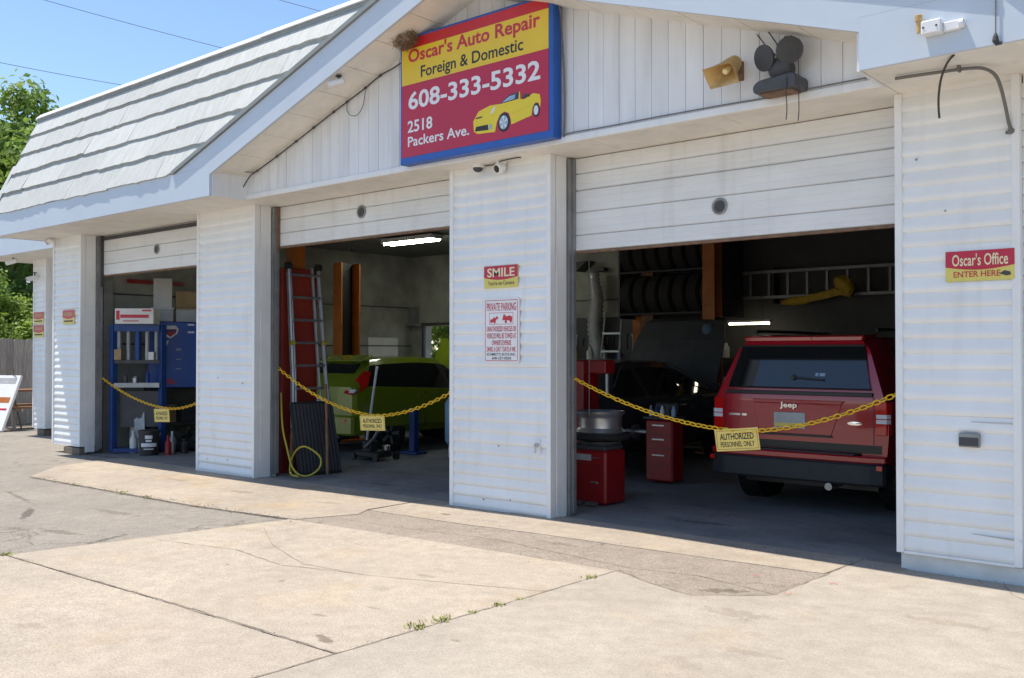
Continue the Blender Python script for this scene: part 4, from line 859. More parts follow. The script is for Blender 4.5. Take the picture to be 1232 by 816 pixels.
bd = [c for c in jp.children if c.name.startswith('badge')][0]
for v in bd.data.vertices: v.co.z = .857 + (v.co.z - .857) * .24
MB().prism([(-.69, -.002, .885), (-.57, -.002, .885), (-.57, -.002, .905), (-.69, -.002, .905)], (0, -.004, 0)).prism([(-.55, -.002, .885), (-.50, -.002, .885), (-.50, -.002, .905), (-.55, -.002, .905)], (0, -.004, 0)).build('badge', 'chrome', jp)
for s in (-1, 1):
    cyl = [(s * .74, -.012), (s * .845, -.010), (s * .876, .04), (s * .882, .16), (s * .86, .17), (s * .74, .03)]
    tl = MB().prism([(x, y, .76) for x, y in cyl], (0, 0, .295)).build('tail_lamp', 'lamp_red', jp, bevel=.005)
    cw = [(s * .755, -.0155), (s * .845, -.0135), (s * .872, .018), (s * .86, .02), (s * .755, -.005)]
    MB().prism([(x, y, .865) for x, y in cw], (0, 0, .036)).build('reverse_lamp', 'lamp_white', tl); MB().prism([(x, y, .91) for x, y in cw], (0, 0, .036)).build('reverse_lamp', 'lamp_white', tl)
    MB().tube([(s * .60, .45, 1.69), (s * .61, .6, 1.715), (s * .61, 2.2, 1.71), (s * .60, 2.4, 1.67)], .016, 8).build('roof_rail', 'black_plastic', jp)
    MB().prism([(s * .88, 2.75, 1.05), (s * 1.05, 2.75, 1.06), (s * 1.06, 2.75, 1.20), (s * .90, 2.75, 1.20)], (0, .09, 0)).build('mirror', 'black_plastic', jp, bevel=.02)
    MB().box(min(s * .79, s * .84), max(s * .79, s * .84), -.118, -.102, .46, .50).build('reflector', 'lamp_red', jp)
    wheel(jp, s * .74, .80, .345, .215); wheel(jp, s * .74, 3.42, .345, .215)
MB().prism([(-.86, .12, .31), (-.845, -.06, .31), (-.70, -.105, .31), (.70, -.105, .31), (.845, -.06, .31), (.86, .12, .31)], (0, 0, .20)).build('bumper', 'bumper_grey', jp, bevel=.02)
MB().prism([(-.865, .14, .512), (-.853, -.055, .512), (-.71, -.100, .512), (.71, -.100, .512), (.853, -.055, .512), (.865, .14, .512)], (0, 0, .062)).build('bumper_top', 'jeep_red', jp, bevel=.012)
MB().prism([(-.62, -.01, .576), (-.58, -.095, .576), (.58, -.095, .576), (.62, -.01, .576)], (0, 0, .014)).build('step_pad', 'bumper_grey', jp)
MB().box(-.80, .80, -.002, .05, .592, .668).build('bumper_gap', 'ink_black', jp)
for s in (-1, 1): MB().box(s * .728 - .003, s * .728 + .003, -.0035, .01, .668, 1.10).build('tailgate_gap', 'ink_black', jp)
MB().tube([rearplane(x, z, .012) for x, z in ((-.70, 1.16), (.70, 1.16), (.605, 1.56), (-.605, 1.56), (-.70, 1.16))], .009, 6, raw=True).build('window_seal', 'ink_black', jp)
MB().cyl((.35, -.10, .28), (.35, .5, .30), .035).build('exhaust_pipe', 'steel', jp)
MB().box(-.66, .66, .3, 3.9, .22, .36).build('underbody', 'ink_black', jp)
# ---- lime hatchback in the middle bay
ht = thing('green_car', 'lime green hatchback parked tail out behind the chain in the middle bay', 'car', (-11.76, 2.45, gz(-11.7)), local=True)
F = [(.0, .42, .76, .42, 1.02, .44, 1.39, False), (.05, .50, .82, .36, 1.025, .50, 1.42, False), (.20, .62, .85, .32, 1.03, .53, 1.445, False), (.52, .84, .865, .30, 1.02, .55, 1.465, False), (1.35, 1.38, .87, .30, .985, .56, 1.485, False), (1.43, 1.46, .87, .30, .98, .56, 1.485, False), (2.0, 1.85, .87, .30, .955, .555, 1.47, False), (2.50, 2.0, .865, .30, .93, .54, 1.44, False), (2.88, 2.86, .855, .30, .90, .6, .95, True), (3.75, 3.7, .80, .32, .78, .5, .83, True), (3.95, 3.9, .62, .38, .60, .4, .65, True)]
body(ht, F, 'hatch_green', (2, 3, 4, 5, 6), shield=7, skip=(8,))
def rp(x, z, o_=.006): t_ = max(0, (z - .98) / .43); return Vector((x, .42 * t_ - o_ * .7, z + o_ * .7))
MB().prism([rp(x, z) for x, z in ((-.60, 1.03), (.60, 1.03), (.48, 1.36), (-.48, 1.36))], (0, .012, 0)).build('rear_window', 'glass_dark', ht)
for s in (-1, 1):
    tl = MB().prism([(s * .58, -.012, .93), (s * .76, .0, .90), (s * .850, .12, .96), (s * .845, .24, 1.05), (s * .745, .38, 1.24), (s * .68, .30, 1.25), (s * .65, .10, 1.07)], (s * .016, -.020, .006)).build('tail_lamp', 'lamp_red', ht)
    MB().prism([(s * .70, -.018, .935), (s * .82, -.016, .93), (s * .835, .02, .985), (s * .72, .0, .985)], (s * .014, -.016, .003)).build('reverse_lamp', 'lamp_white', tl)
    MB().prism([(s * .42, -.05, .50), (s * .68, -.04, .50), (s * .68, -.04, .55), (s * .42, -.05, .55)], (0, -.02, 0)).build('reflector', 'lamp_red', ht)
    wheel(ht, s * .745, .68, .30, .19); wheel(ht, s * .745, 3.15, .30, .19)
    for yy in (1.05, 1.75): MB().box(min(s * .858, s * .880), max(s * .858, s * .880), yy + .18, yy + .36, .84, .87).build('door_handle', 'hatch_green', ht, bevel=.006)
    MB().box(min(s * .857, s * .8632), max(s * .857, s * .8632), 1.398, 1.408, .38, .93).build('door_gap', 'ink_black', ht)
    MB().prism([(s * .87, 2.35, .93), (s * 1.02, 2.35, .94), (s * 1.03, 2.35, 1.06), (s * .89, 2.35, 1.06)], (0, .08, 0)).build('mirror', 'hatch_green', ht, bevel=.02)
MB().prism([(-.84, .2, .30), (-.80, -.03, .30), (-.5, -.085, .30), (.5, -.085, .30), (.80, -.03, .30), (.84, .2, .30)], (0, 0, .30)).build('bumper', 'hatch_green', ht, bevel=.03)
MB().prism([(-.60, .1, .26), (-.55, -.075, .26), (.55, -.075, .26), (.60, .1, .26)], (0, 0, .05)).build('bumper_insert', 'black_plastic', ht)
MB().box(-.26, .26, -.012, 0, .72, .84).build('number_plate', 'clear_bin', ht, bevel=.003)
MB().prism([(-.56, .36, 1.39), (.56, .36, 1.39), (.52, .62, 1.475), (-.52, .62, 1.475)], (0, -.02, .02)).build('roof_spoiler', 'hatch_green', ht, bevel=.01)
hd = [Vector((-.74, 2.95, .95)), Vector((.74, 2.95, .95)), Vector((.66, 3.30, 1.80)), Vector((-.66, 3.30, 1.80))]
MB().prism(hd, (0, .035, -.01)).build('bonnet', 'hatch_green', ht, bevel=.01)
MB().box(-.60, .60, 2.95, 3.7, .55, .80).build('engine', 'dark_grey', ht, bevel=.03)
# ---- black saloon with its bonnet up
sd = thing('black_car', 'black saloon with its bonnet raised standing behind the centre pier', 'car', (-7.42, 1.75, gz(-7.4)), local=True)
D = [(0, .02, .82, .42, .93, .62, .99, True), (.9, .9, .90, .30, .97, .68, 1.04, True), (1.02, 1.55, .905, .30, .97, .56, 1.38, False), (1.75, 1.75, .91, .28, .96, .57, 1.42, False), (1.83, 1.85, .91, .28, .955, .57, 1.43, False), (2.70, 2.55, .91, .28, .94, .57, 1.42, False), (3.55, 2.75, .90, .28, .93, .55, 1.38, False), (3.72, 3.72, .90, .30, .93, .6, .98, True), (4.6, 4.6, .84, .32, .80, .5, .85, True), (4.75, 4.72, .70, .4, .62, .4, .66, True)]
body(sd, D, 'sedan_black', (2, 4, 5), shield=6, skip=(7,))
MB().prism([(-.50, 1.03, 1.02), (.50, 1.03, 1.02), (.46, 1.50, 1.36), (-.46, 1.50, 1.36)], (0, -.008, .012)).build('rear_window', 'glass_dark', sd)
for s in (-1, 1):
    wheel(sd, s * .79, .95, .33, .21, 'alu'); wheel(sd, s * .79, 3.85, .33, .21, 'alu')
    MB().prism([(s * .5, -.012, .74), (s * .82, .02, .76), (s * .86, .2, .86), (s * .80, .02, .90), (s * .5, -.012, .88)], (0, -.012, 0)).build('tail_lamp', 'lamp_red', sd)
    MB().prism([(s * .90, 3.25, .96), (s * 1.06, 3.25, .97), (s * 1.07, 3.25, 1.09), (s * .92, 3.25, 1.09)], (0, .09, 0)).build('mirror', 'sedan_black', sd, bevel=.02)
    MB().tube([(s * .80, 1.08, .985), (s * .655, 1.50, 1.335), (s * .625, 1.85, 1.385), (s * .62, 2.5, 1.375), (s * .66, 2.76, 1.335), (s * .83, 3.45, .985)], .009, 6).build('window_trim', 'chrome', sd)
    for yy in (1.55, 2.45): MB().box(min(s * .905, s * .93), max(s * .905, s * .93), yy, yy + .2, .80, .83).build('door_handle', 'chrome', sd, bevel=.006)
bn = MB()
for (z0, y0, w0), (z1, y1, w1) in zip(((.98, 3.70, .76), (1.35, 3.83, .78), (1.70, 3.99, .76), (1.98, 4.16, .68)), ((1.35, 3.83, .78), (1.70, 3.99, .76), (1.98, 4.16, .68), (2.03, 4.26, .60))):
    for a, b in ((-1, -.4), (-.4, .4), (.4, 1)):
        f_ = lambda t_: .04 if abs(t_) < .5 else 0
        bn.add([(a * w0, y0 - f_(a), z0), (b * w0, y0 - f_(b), z0), (b * w1, y1 - f_(b), z1), (a * w1, y1 - f_(a), z1), (a * w0, y0 - f_(a) + .03, z0), (b * w0, y0 - f_(b) + .03, z0), (b * w1, y1 - f_(b) + .03, z1), (a * w1, y1 - f_(a) + .03, z1)], [(0, 1, 2, 3), (7, 6, 5, 4), (0, 4, 5, 1), (3, 2, 6, 7), (0, 3, 7, 4), (1, 5, 6, 2)])
bo = bn.build('bonnet', 'dark_grey', sd, smooth=40)
MB().cyl((-.6, 4.4, .85), (-.55, 4.12, 1.6), .008).build('bonnet_stay', 'steel', sd)
MB().box(-.62, .62, 3.8, 4.55, .55, .84).build('engine', 'dark_grey', sd, bevel=.03)
MB().box(-.35, .30, 3.95, 4.4, .84, .92).build('engine_cover', 'steel', sd, bevel=.02)

# ================================================================ RIGHT BAY EQUIPMENT
tm = thing('tyre_changer', 'red tyre changing machine with a wheel clamped on top inside the right bay', 'machine', (-5.62, 1.15, 0))
MB().prism([(-5.86, .85, .02), (-5.33, .85, .02), (-5.33, 1.20, .02), (-5.86, 1.20, .02)], (0, 0, .52)).build('cabinet', 'tool_red', tm, bevel=.02)
MB().box(-5.84, -5.35, .87, 1.18, .541, .585).build('top_plate', 'dark_grey', tm, bevel=.008)
MB().box(-6.02, -5.86, 1.20, 1.50, .02, 1.42).build('tower', 'tool_red', tm, bevel=.015)
MB().box(-6.0, -5.62, 1.26, 1.44, 1.28, 1.42).build('swing_arm', 'tool_red', tm, bevel=.012)
MB().cyl((-5.66, 1.35, 1.35), (-5.66, 1.35, 1.06), .022).build('mount_bar', 'steel', tm)
MB().lathe((-5.57, 1.10, .585), (0, 0, 1), [(0, .20), (.03, .21), (.045, .16)], 20).build('turntable', 'steel', tm, smooth=True)
for a in range(4): MB().box(-.03, .03, .10, .23, 0, .05, Matrix.Translation((-5.57, 1.10, .63)) @ Matrix.Rotation(R(90 * a + 40), 4, 'Z')).build('clamp_jaw', 'steel', tm)
for i in range(3): MB().box(-5.78 + i * .15, -5.68 + i * .15, .72, .80, .03, .055).build('foot_pedal', 'steel', tm)
MB().box(-5.82, -5.37, .8485, .8515, .40, .405).build('panel_seam', 'ink_black', tm)
MB().box(-5.70, -5.50, .845, .8495, .44, .50).build('rating_plate', 'clear_bin', tm)
MB().box(-5.50, -5.42, .838, .8495, .22, .24).build('door_pull', 'steel', tm, bevel=.004)
MB().tube([(-5.80, .86, .50), (-5.83, .80, .35), (-5.78, .76, .12), (-5.70, .74, .03)], .008, 6).build('air_line', 'cable', tm)
for k in range(3): MB().lathe((-5.41 - k * .03, .849, .47), (0, -1, 0), [(0, .010), (.008, .009)], 8).build('bolt', 'steel', tm)
rm = thing('loose_wheel', 'bare silver wheel rim lying on the red tyre changer', 'wheel', (-5.57, 1.10, .69))
MB().lathe((-5.57, 1.10, .69), (0, 0, 1), [(0, .19), (.0, .235), (.02, .25), (.04, .235), (.06, .215), (.15, .215), (.18, .225), (.20, .245), (.22, .25), (.225, .235), (.20, .21), (.10, .19), (.05, .06)], 32).build('rim', 'alu', rm, smooth=40)
MB().lathe((-5.57, 1.10, .635), (0, 0, 1), [(0, .20), (0, .29), (.02, .31), (.05, .30), (.055, .22)], 28).build('old_tyre_bead', 'black_rubber', rm, smooth=True)
wb = thing('wheel_balancer', 'red wheel balancer cabinet between the tyre changer and the red car', 'machine', (-5.62, 2.75, 0))
MB().prism([(-6.00, 2.60, .03), (-5.64, 2.60, .03), (-5.64, 2.86, .03), (-6.00, 2.86, .03)], (.0, 0, .70)).build('cabinet', 'tool_red', wb, bevel=.02)
MB().box(-6.02, -5.62, 2.58, 2.88, .731, .765).build('tray', 'dark_grey', wb, bevel=.01)
MB().box(-5.98, -5.68, 2.78, 2.87, .766, .92).build('display_housing', 'black_plastic', wb, bevel=.02)
for z_ in (.22, .40, .56): MB().box(-5.985, -5.655, 2.5985, 2.6015, z_, z_ + .005).build('drawer_seam', 'ink_black', wb); MB().box(-5.90, -5.74, 2.586, 2.5995, z_ + .10, z_ + .115).build('drawer_pull', 'steel', wb)
MB().cyl((-5.99, 2.65, .58), (-6.30, 2.65, .58), .025).lathe((-6.15, 2.65, .58), (-1, 0, 0), [(0, .09), (.03, .08), (.05, .03)], 16).build('spindle', 'steel', wb)
for i in range(5): MB().lathe((-5.97 + i * .075, 2.68, .766), (0, 0, 1), [(0, .028), (.07, .026), (.10, .012), (.12, .012)], 10).solo('spray_bottle', ('steel', 'press_blue', 'paper', 'dark_grey', 'tank_blue')[i], ('silver can at the left end of the wheel balancer tray', 'blue can second from left on the wheel balancer tray', 'pale can in the middle of the wheel balancer tray', 'black can second from right on the wheel balancer tray', 'light blue can at the right end of the wheel balancer tray')[i], 'can', group='cans on the wheel balancer')
MB().box(-5.325, -5.275, .27, .31, .44, .58).solo('wall_socket', 'white_metal', 'small grey electrical box low on the inner jamb of the right bay', 'box', bevel=.005)
MB().cyl((-5.27, .5, .9), (-5.27, .5, 3.3), .004, n=6).solo('pull_rope', 'conduit', 'thin pale pull rope hanging inside the left edge of the right bay', 'rope')
# lift columns
def column(x, y, wd, dp, h, m, label, two=None):
    t = thing('lift_column', label, 'lift', (x, y, gz(x)), group='vehicle lift columns inside the garage')
    z0 = gz(x) + .02
    MB().box(x - wd / 2, x + wd / 2, y - dp / 2, y - dp / 2 + .02, z0, h).box(x - wd / 2, x + wd / 2, y + dp / 2 - .02, y + dp / 2, z0, h).box(x - wd / 2, x - wd / 2 + .02, y - dp / 2 + .02, y + dp / 2 - .02, z0, h).build('post', m, t)
    MB().box(x - wd / 2 + .021, x - wd / 2 + .03, y - dp / 2 + .021, y + dp / 2 - .021, z0, h).build('channel_shade', 'ink_black', t)  # black sheet painting the shade inside the open channel
    MB().box(x - wd / 2 + .03, x + wd / 2 - .03, y - dp / 2 + .05, y + dp / 2 - .03, .3, .95).build('carriage', 'dark_grey', t)
    MB().box(x - wd * .9, x + wd * .9, y - dp * .9, y + dp * .9, gz(x) + .007, gz(x) + .03).build('base_plate', m, t)
    for s in (-1, 1): MB().box(-.05, .05, 0, .75, .25, .33, Matrix.Translation((x + wd * .2, y - dp / 2, 0)) @ Matrix.Rotation(R(-90 + s * 35), 4, 'Z')).build('arm', m, t)
    return t
column(-13.0, 4.0, .22, .42, 3.05, 'lift_orange', 'orange lift column behind the green car')
column(-8.85, 6.9, .16, .20, 3.4, 'lift_orange', 'thin orange column at the back left of the right bay')
column(-8.45, 6.6, .22, .22, 3.4, 'wood_brown', 'brown column beside the thin orange one at the back')
lc = column(-7.02, 6.05, .20, .24, 3.4, 'lift_orange', 'bright orange lift column with a blue power unit left of the red car')
pu = MB().lathe((-6.98, 5.86, 1.68), (0, 0, 1), [(0, .085), (.02, .10), (.16, .10), (.21, .085), (.235, .05), (.24, .002)], 20).build('motor', 'cap_blue', lc, smooth=True)
MB().box(-7.06, -6.92, 5.76, 5.90, 1.60, 1.68).build('pump_block', 'alu', pu, bevel=.01)
MB().lathe((-6.96, 5.80, 1.50), (0, 0, 1), [(0, .05), (.10, .055), (.11, .03)], 14).build('reservoir', 'paper', pu, smooth=True)
MB().box(-7.14, -6.86, 5.74, 5.92, .25, 1.48).build('column_guard', 'cloth_dark', lc, bevel=.02)
MB().tube([(-6.93, 5.78, 1.60), (-6.84, 5.76, 1.45), (-6.82, 5.78, 1.0)], .012, 6).build('hydraulic_hose', 'cable', lc)
rc = thing('lift_column', 'tall red lift column behind the aluminium ladder in the middle bay', 'lift', (-10.2, 1.1, gz(-10)), group='vehicle lift columns inside the garage')
MB().box(-10.46, -10.12, .56, 1.12, gz(-10) + .02, 2.58).build('post', 'lift_red', rc, bevel=.012)
MB().box(-10.36, -10.20, .80, .98, 2.58, 3.3).build('inner_mast', 'lift_orange', rc)
MB().box(-10.5, -10.05, .50, 1.2, gz(-10) + .007, gz(-10) + .03).build('base_plate', 'lift_red', rc)
# wall ladder, harness, strip light, shelves at the back
wl = thing('wall_ladder', 'long aluminium ladder hung sideways on the dark back wall above the red car', 'ladder', (-5.5, 6.95, 2.35))
for z_ in (2.735, 2.345): MB().box(-6.97, -2.3, 6.92, 6.98, z_ - .022, z_ + .022).build('rail', 'alu_dull', wl)
x = -6.84
while x < -2.4: MB().box(x - .018, x + .018, 6.93, 6.97, 2.373, 2.707).build('rung', 'alu_dull', wl); x += .305
for x in (-6.5, -4.2): MB().box(x - .02, x + .02, 6.98, 7.19, 2.25, 2.80).build('hanger', 'dark_grey', wl)
hs = MB(); rr = random.Random(5)
def crumple(pts, r0, n=9, seed=1):
    rr = random.Random(seed); m_ = MB(); P = [Vector(p) for p in pts]; k = len(P)
    for i, p in enumerate(P):
        r_ = r0[i]; d = (P[min(i + 1, k - 1)] - P[max(i - 1, 0)]).normalized(); u = d.cross(Vector((0, 1, 0))).normalized(); v = Vector((0, 1, 0))
        for j in range(n): a = 2 * math.pi * j / n; m_.v.append(tuple(p + (u * math.cos(a) * r_ + v * math.sin(a) * r_ * .5) * rr.uniform(.6, 1.25)))
    m_.f = [(i * n + j, i * n + (j + 1) % n, (i + 1) * n + (j + 1) % n, (i + 1) * n + j) for i in range(k - 1) for j in range(n)] + [tuple(range(n - 1, -1, -1)), tuple(range((k - 1) * n, k * n))]
    return m_
crumple([(-6.28, 6.80, 2.24), (-6.1, 6.78, 2.27), (-5.9, 6.76, 2.29), (-5.7, 6.76, 2.31), (-5.5, 6.76, 2.35), (-5.35, 6.76, 2.38), (-5.24, 6.78, 2.43), (-5.16, 6.80, 2.44)], [.02, .055, .07, .055, .06, .06, .16, .05], 10, 2).solo('yellow_tarp', 'tarp_yellow', 'crumpled yellow rain gear hung over the ladder on the back wall', 'tarp', smooth=30)
crumple([(-5.42, 6.74, 2.56), (-5.34, 6.74, 2.52), (-5.26, 6.75, 2.46), (-5.20, 6.76, 2.38)], [.05, .11, .12, .05], 10, 4).solo('yellow_bag', 'tarp_yellow', 'bunched yellow bag at the right end of the rain gear on the ladder', 'bag', smooth=30)
sl_ = thing('strip_light', 'lit warm fluorescent strip over the shelves behind the red car', 'lamp', (-6.72, 6.6, 1.93))
MB().box(-7.07, -6.37, 6.60, 6.68, 1.955, 1.99).build('housing', 'white_metal', sl_)
MB().cyl((-7.05, 6.64, 1.938), (-6.39, 6.64, 1.938), .016, n=10).build('tube', 'tube_warm', sl_)
for x in (-6.9, -6.5): MB().cyl((x, 6.64, 1.99), (x, 6.64, 3.5), .004, n=5).build('hanger', 'cable', sl_)
def shelf(x0, x1, y0, y1, zs, label, m='dark_grey'):
    t = thing('shelf_unit', label, 'shelf', ((x0 + x1) / 2, y0, 0))
    for x in (x0, x1 - .04):
        for y in (y0, y1 - .04): MB().box(x, x + .04, y, y + .04, gz(x), zs[-1] + .05).build('upright', m, t)
    for z_ in zs: MB().box(x0 + .041, x1 - .041, y0, y1, z_ - .015, z_ + .015).build('shelf_board', m, t)
    return t
shelf(-7.6, -3.0, 6.72, 7.15, (.4, .9, 1.4), 'dark storage shelf along the back wall behind the red car')
shelf(-8.85, -2.0, 6.45, 7.15, (2.86, ), 'high dark storage rack under the ceiling at the back') if False else None
rr = random.Random(8); cols_ = ['paper', 'steel', 'dark_grey', 'press_blue', 'tool_red', 'carton', 'clear_bin', 'rail']
pos = {0: 'left end', 1: 'second from left', 2: 'third from left', 3: 'fourth from left', 4: 'fifth from left', 5: 'middle left', 6: 'middle', 7: 'middle right', 8: 'fifth from right', 9: 'fourth from right', 10: 'third from right', 11: 'second from right', 12: 'right end'}
names = ['pale', 'silver', 'black', 'blue', 'red', 'tan', 'clear', 'grey']
for lvl, zz in ((1, .915), (2, 1.415)):
    for i in range(13):
        x = -7.45 + i * .24 + rr.uniform(-.03, .03); r_ = rr.uniform(.035, .07); h_ = rr.uniform(.16, .34); c = rr.randrange(8)
        if rr.random() < .6: m_ = MB().lathe((x, 6.85, zz), (0, 0, 1), [(0, r_), (h_ * .7, r_), (h_ * .8, r_ * .5), (h_, r_ * .4)], 12); nm, ct = 'bottle', 'bottle'
        else: m_ = MB().box(x - r_, x + r_, 6.78, 6.95, zz, zz + h_).box(x - r_ * 1.05, x + r_ * 1.05, 6.775, 6.955, zz + h_ * .85, zz + h_ * .93); nm, ct = 'carton', 'box'
        m_.solo(nm, cols_[c], '%s %s at the %s of the %s back shelf' % (names[c], 'bottle' if ct == 'bottle' else 'carton', pos[i], 'upper' if lvl == 2 else 'lower'), ct, group='supplies on the back shelf', smooth=40)
# tyres on a high rack
rk = thing('tyre_rack', 'dark steel rack holding tyres high on the back wall', 'rack', (-7.6, 6.6, 2.2))
for z_, y_ in ((2.12, 6.35), (2.12, 6.75), (2.80, 6.35), (2.80, 6.75)): MB().tube([(-8.9, y_, z_), (-7.1, y_, z_)], .02, 6).build('rail', 'dark_grey', rk)
for x in (-8.9, -7.12): MB().box(x, x + .03, 6.33, 7.19, 2.05, 3.4).build('bracket', 'dark_grey', rk)
k = 0
for z_, lv in ((2.43, 'lower'), (3.11, 'upper')):
    for i in range(7):
        x = -8.72 + i * .245; o = thing('stored_tyre', '%s tyre from the left in the %s row of the back rack' % (('first', 'second', 'third', 'fourth', 'fifth', 'sixth', 'seventh')[i], lv), 'tyre', (x, 6.55, z_ - .33), group='tyres on the rack')
        MB().lathe((x, 6.55, z_), (1, 0, 0), [(-.10, .20), (-.105, .29), (-.08, .325), (.08, .325), (.105, .29), (.10, .20)], 24).build('tread', 'black_rubber', o, smooth=True)
# dim odds and ends at the left of the right bay
ex = thing('exhaust_hose', 'grey ribbed exhaust hose hanging on the pale back wall', 'hose', (-9.9, 6.9, 1.5))
m_ = MB(); P = []
for i in range(40): P.append((.11 if i % 2 else .14) * (1 - .35 * (i / 40) ** 3))
m_.tube([(-9.80 + .03 * math.sin(i * .3), 6.95, 1.35 + i * .040) for i in range(40)], P, 12).build('hose', 'clear_bin', ex, smooth=80)
MB().box(-9.90, -9.70, 7.05, 7.19, 2.93, 3.0).build('hook', 'dark_grey', ex)
hk = thing('step_ladder', 'small steel step ladder leaning at the back between the black car and the hose', 'ladder', (-9.5, 6.6, gz(-9.5)))
for s in (-1, 1): MB().tube([(-9.12 + s * .20, 6.2, 0), (-9.12 + s * .17, 6.52, 2.18)], .022, 8).build('side_rail', 'rail', hk)
for i in range(6): MB().box(-9.30, -8.94, 6.22 + i * .043, 6.29 + i * .043, .30 + i * .30, .33 + i * .30).build('tread', 'alu', hk)
bch = shelf(-10.9, -9.0, 6.55, 7.1, (.45, .9, 1.35), 'grey tool shelf against the pale back wall', 'rail')
for i in range(6):
    x = -10.75 + i * .31; h_ = rr.uniform(.15, .35); c = rr.randrange(8)
    MB().lathe((x, 6.8, 1.365), (0, 0, 1), [(0, .06), (h_ * .6, .06), (h_ * .75, .03), (h_, .025)], 12).solo('bottle', cols_[c], '%s bottle, number %s from the left on the grey tool shelf' % (names[c], ('one', 'two', 'three', 'four', 'five', 'six')[i]), 'bottle', group='bottles on the grey tool shelf', smooth=40)

tb = thing('tool_board', 'dark tool board with hanging tools under the grey hose', 'board', (-9.9, 7.15, 1.0))
MB().box(-11.2, -8.9, 7.17, 7.199, .95, 2.12).build('panel', 'dark_grey', tb)
rr = random.Random(31)
for i in range(16):
    x = -11.05 + i * .135; h_ = rr.uniform(.12, .34); z_ = rr.uniform(1.75, 2.05)
    MB().box(x - .012, x + .012, 7.15, 7.168, z_ - h_, z_).box(x - .03, x + .03, 7.148, 7.168, z_ - .03, z_ + .01).build('hanging_tool', ('steel', 'rail', 'tool_red', 'dark_grey', 'clear_bin')[rr.randrange(5)], tb)
MB().prism([(-10.6, 6.9, 3.1), (-9.95, 6.9, 3.12), (-10.2, 6.9, 2.94)], (0, .28, 0)).solo('unit_heater', 'dark_grey', 'dark wedge shaped heater hung under the ceiling at the back left of the right bay', 'heater')
rr = random.Random(41)
for i, (x, y, lb) in enumerate(((-8.6, 5.9, 'dented dark oil drum behind the black car'), (-8.95, 5.2, 'second dark drum beside the pale wall'))):
    MB().lathe((x, y, gz(x) + .008), (0, 0, 1), [(0, .27), (.02, .285), (.28, .28), (.30, .29), (.32, .28), (.58, .28), (.60, .29), (.62, .28), (.86, .285), (.88, .27), (.87, .25)], 24).solo('oil_drum', 'press_blue' if i else 'dark_grey', lb, 'drum', smooth=40)

# ================================================================ MIDDLE BAY EQUIPMENT
ld = thing('folding_ladder', 'tall aluminium multi-position ladder standing against the red lift column', 'ladder', (-9.93, .75, gz(-10)))
lx = lambda z: -9.80 - .24 * z / 2.6
for s in (-1, 1):
    MB().tube([(lx(.55), .83 + s * .30, .55), (lx(1.2), .83 + s * .26, 1.2), (lx(2.58), .83 + s * .235, 2.58)], .028, 8).build('side_rail', 'alu', ld)
    MB().tube([(lx(.3) - .05, .83 + s * .22, .3), (lx(1.3) - .05, .83 + s * .185, 1.3), (lx(2.6) - .05, .83 + s * .175, 2.60)], .022, 8).build('inner_rail', 'alu', ld)
    MB().lathe((lx(2.6), .83 + s * .235, 2.60), (0, 1, 0), [(-.03, .05), (.03, .05)], 14).build('hinge', 'black_plastic', ld)
    MB().lathe((lx(1.62) + .02, .83 + s * .25, 1.62), (0, 1, 0), [(-.03, .03), (.03, .03)], 12).build('lock', 'hose_yellow', ld)
    MB().tube([(lx(.55), .83 + s * .30, .55), (lx(0), .83 + s * .36, gz(-10) + .02)], .028, 8).build('leg', 'rust', ld)
for i in range(7):
    z_ = .75 + i * .29
    MB().box(lx(z_) - .02, lx(z_) + .03, .83 - .24, .83 + .24, z_ - .015, z_ + .015).build('rung', 'alu', ld, bevel=.004)
mt = thing('rubber_mat', 'black ribbed rubber mat leaning at the foot of the ladder', 'mat', (-9.52, .7, gz(-9.6)))
MM = Matrix.Translation((-9.50, .70, gz(-9.5) + .02)) @ Matrix.Rotation(R(-8), 4, 'Z') @ Matrix.Rotation(R(90), 4, 'Z') @ Matrix.Rotation(R(-15), 4, 'X')
MB().box(-.30, .30, 0, .04, 0, .92, MM).build('sheet', 'black_rubber', mt, bevel=.008)
for i in range(12): MB().box(-.275 + i * .0485, -.245 + i * .0485, -.010, -.001, .03, .89, MM).build('rib', 'dark_grey', mt)
ho = MB().tube([(-9.86, .36, 1.0), (-9.80, .34, .6), (-9.70, .33, .35), (-9.55, .30, .12), (-9.40, .30, .03), (-9.28, .36, .03), (-9.22, .46, .12), (-9.25, .48, .25), (-9.42, .40, .36), (-9.58, .38, .30), (-9.66, .36, .15), (-9.55, .28, .035), (-9.35, .24, .02)], .012, 8)
ho.solo('air_hose', 'hose_yellow', 'yellow air hose looped in front of the rubber mat', 'hose', smooth=80)
MB().tube([(-9.25, .60, .02), (-9.42, .72, .75), (-9.52, .78, 1.10)], .018, 8).solo('pry_bar', 'wood_brown', 'rusty brown bar leaning beside the rubber mat', 'bar')
jk = thing('floor_jack', 'low floor jack with a long upright silver handle beside the green car', 'jack', (-10.3, 2.2, gz(-10.3)))
MB().box(-10.60, -10.12, 2.12, 2.45, gz(-10.3) + .05, gz(-10.3) + .14).build('chassis', 'black_plastic', jk, bevel=.02)
for x in (-10.58, -10.10):
    for y in (2.12, 2.50): MB().lathe((x, y, gz(-10.3) + .06), (0, 1, 0), [(-.02, .055), (.02, .055)], 14).build('caster', 'black_plastic', jk)
MB().tube([(-10.42, 2.20, .10), (-10.30, 2.18, .55), (-10.10, 2.14, 1.30)], .018, 8).build('handle', 'white_metal', jk)
MB().box(-10.40, -10.22, 2.12, 2.28, .10, .26).build('pump_housing', 'black_plastic', jk, bevel=.02)
MB().lathe((-10.15, 2.35, .12), (0, 0, 1), [(0, .06), (.06, .06), (.07, .04)], 14).build('saddle', 'steel', jk)
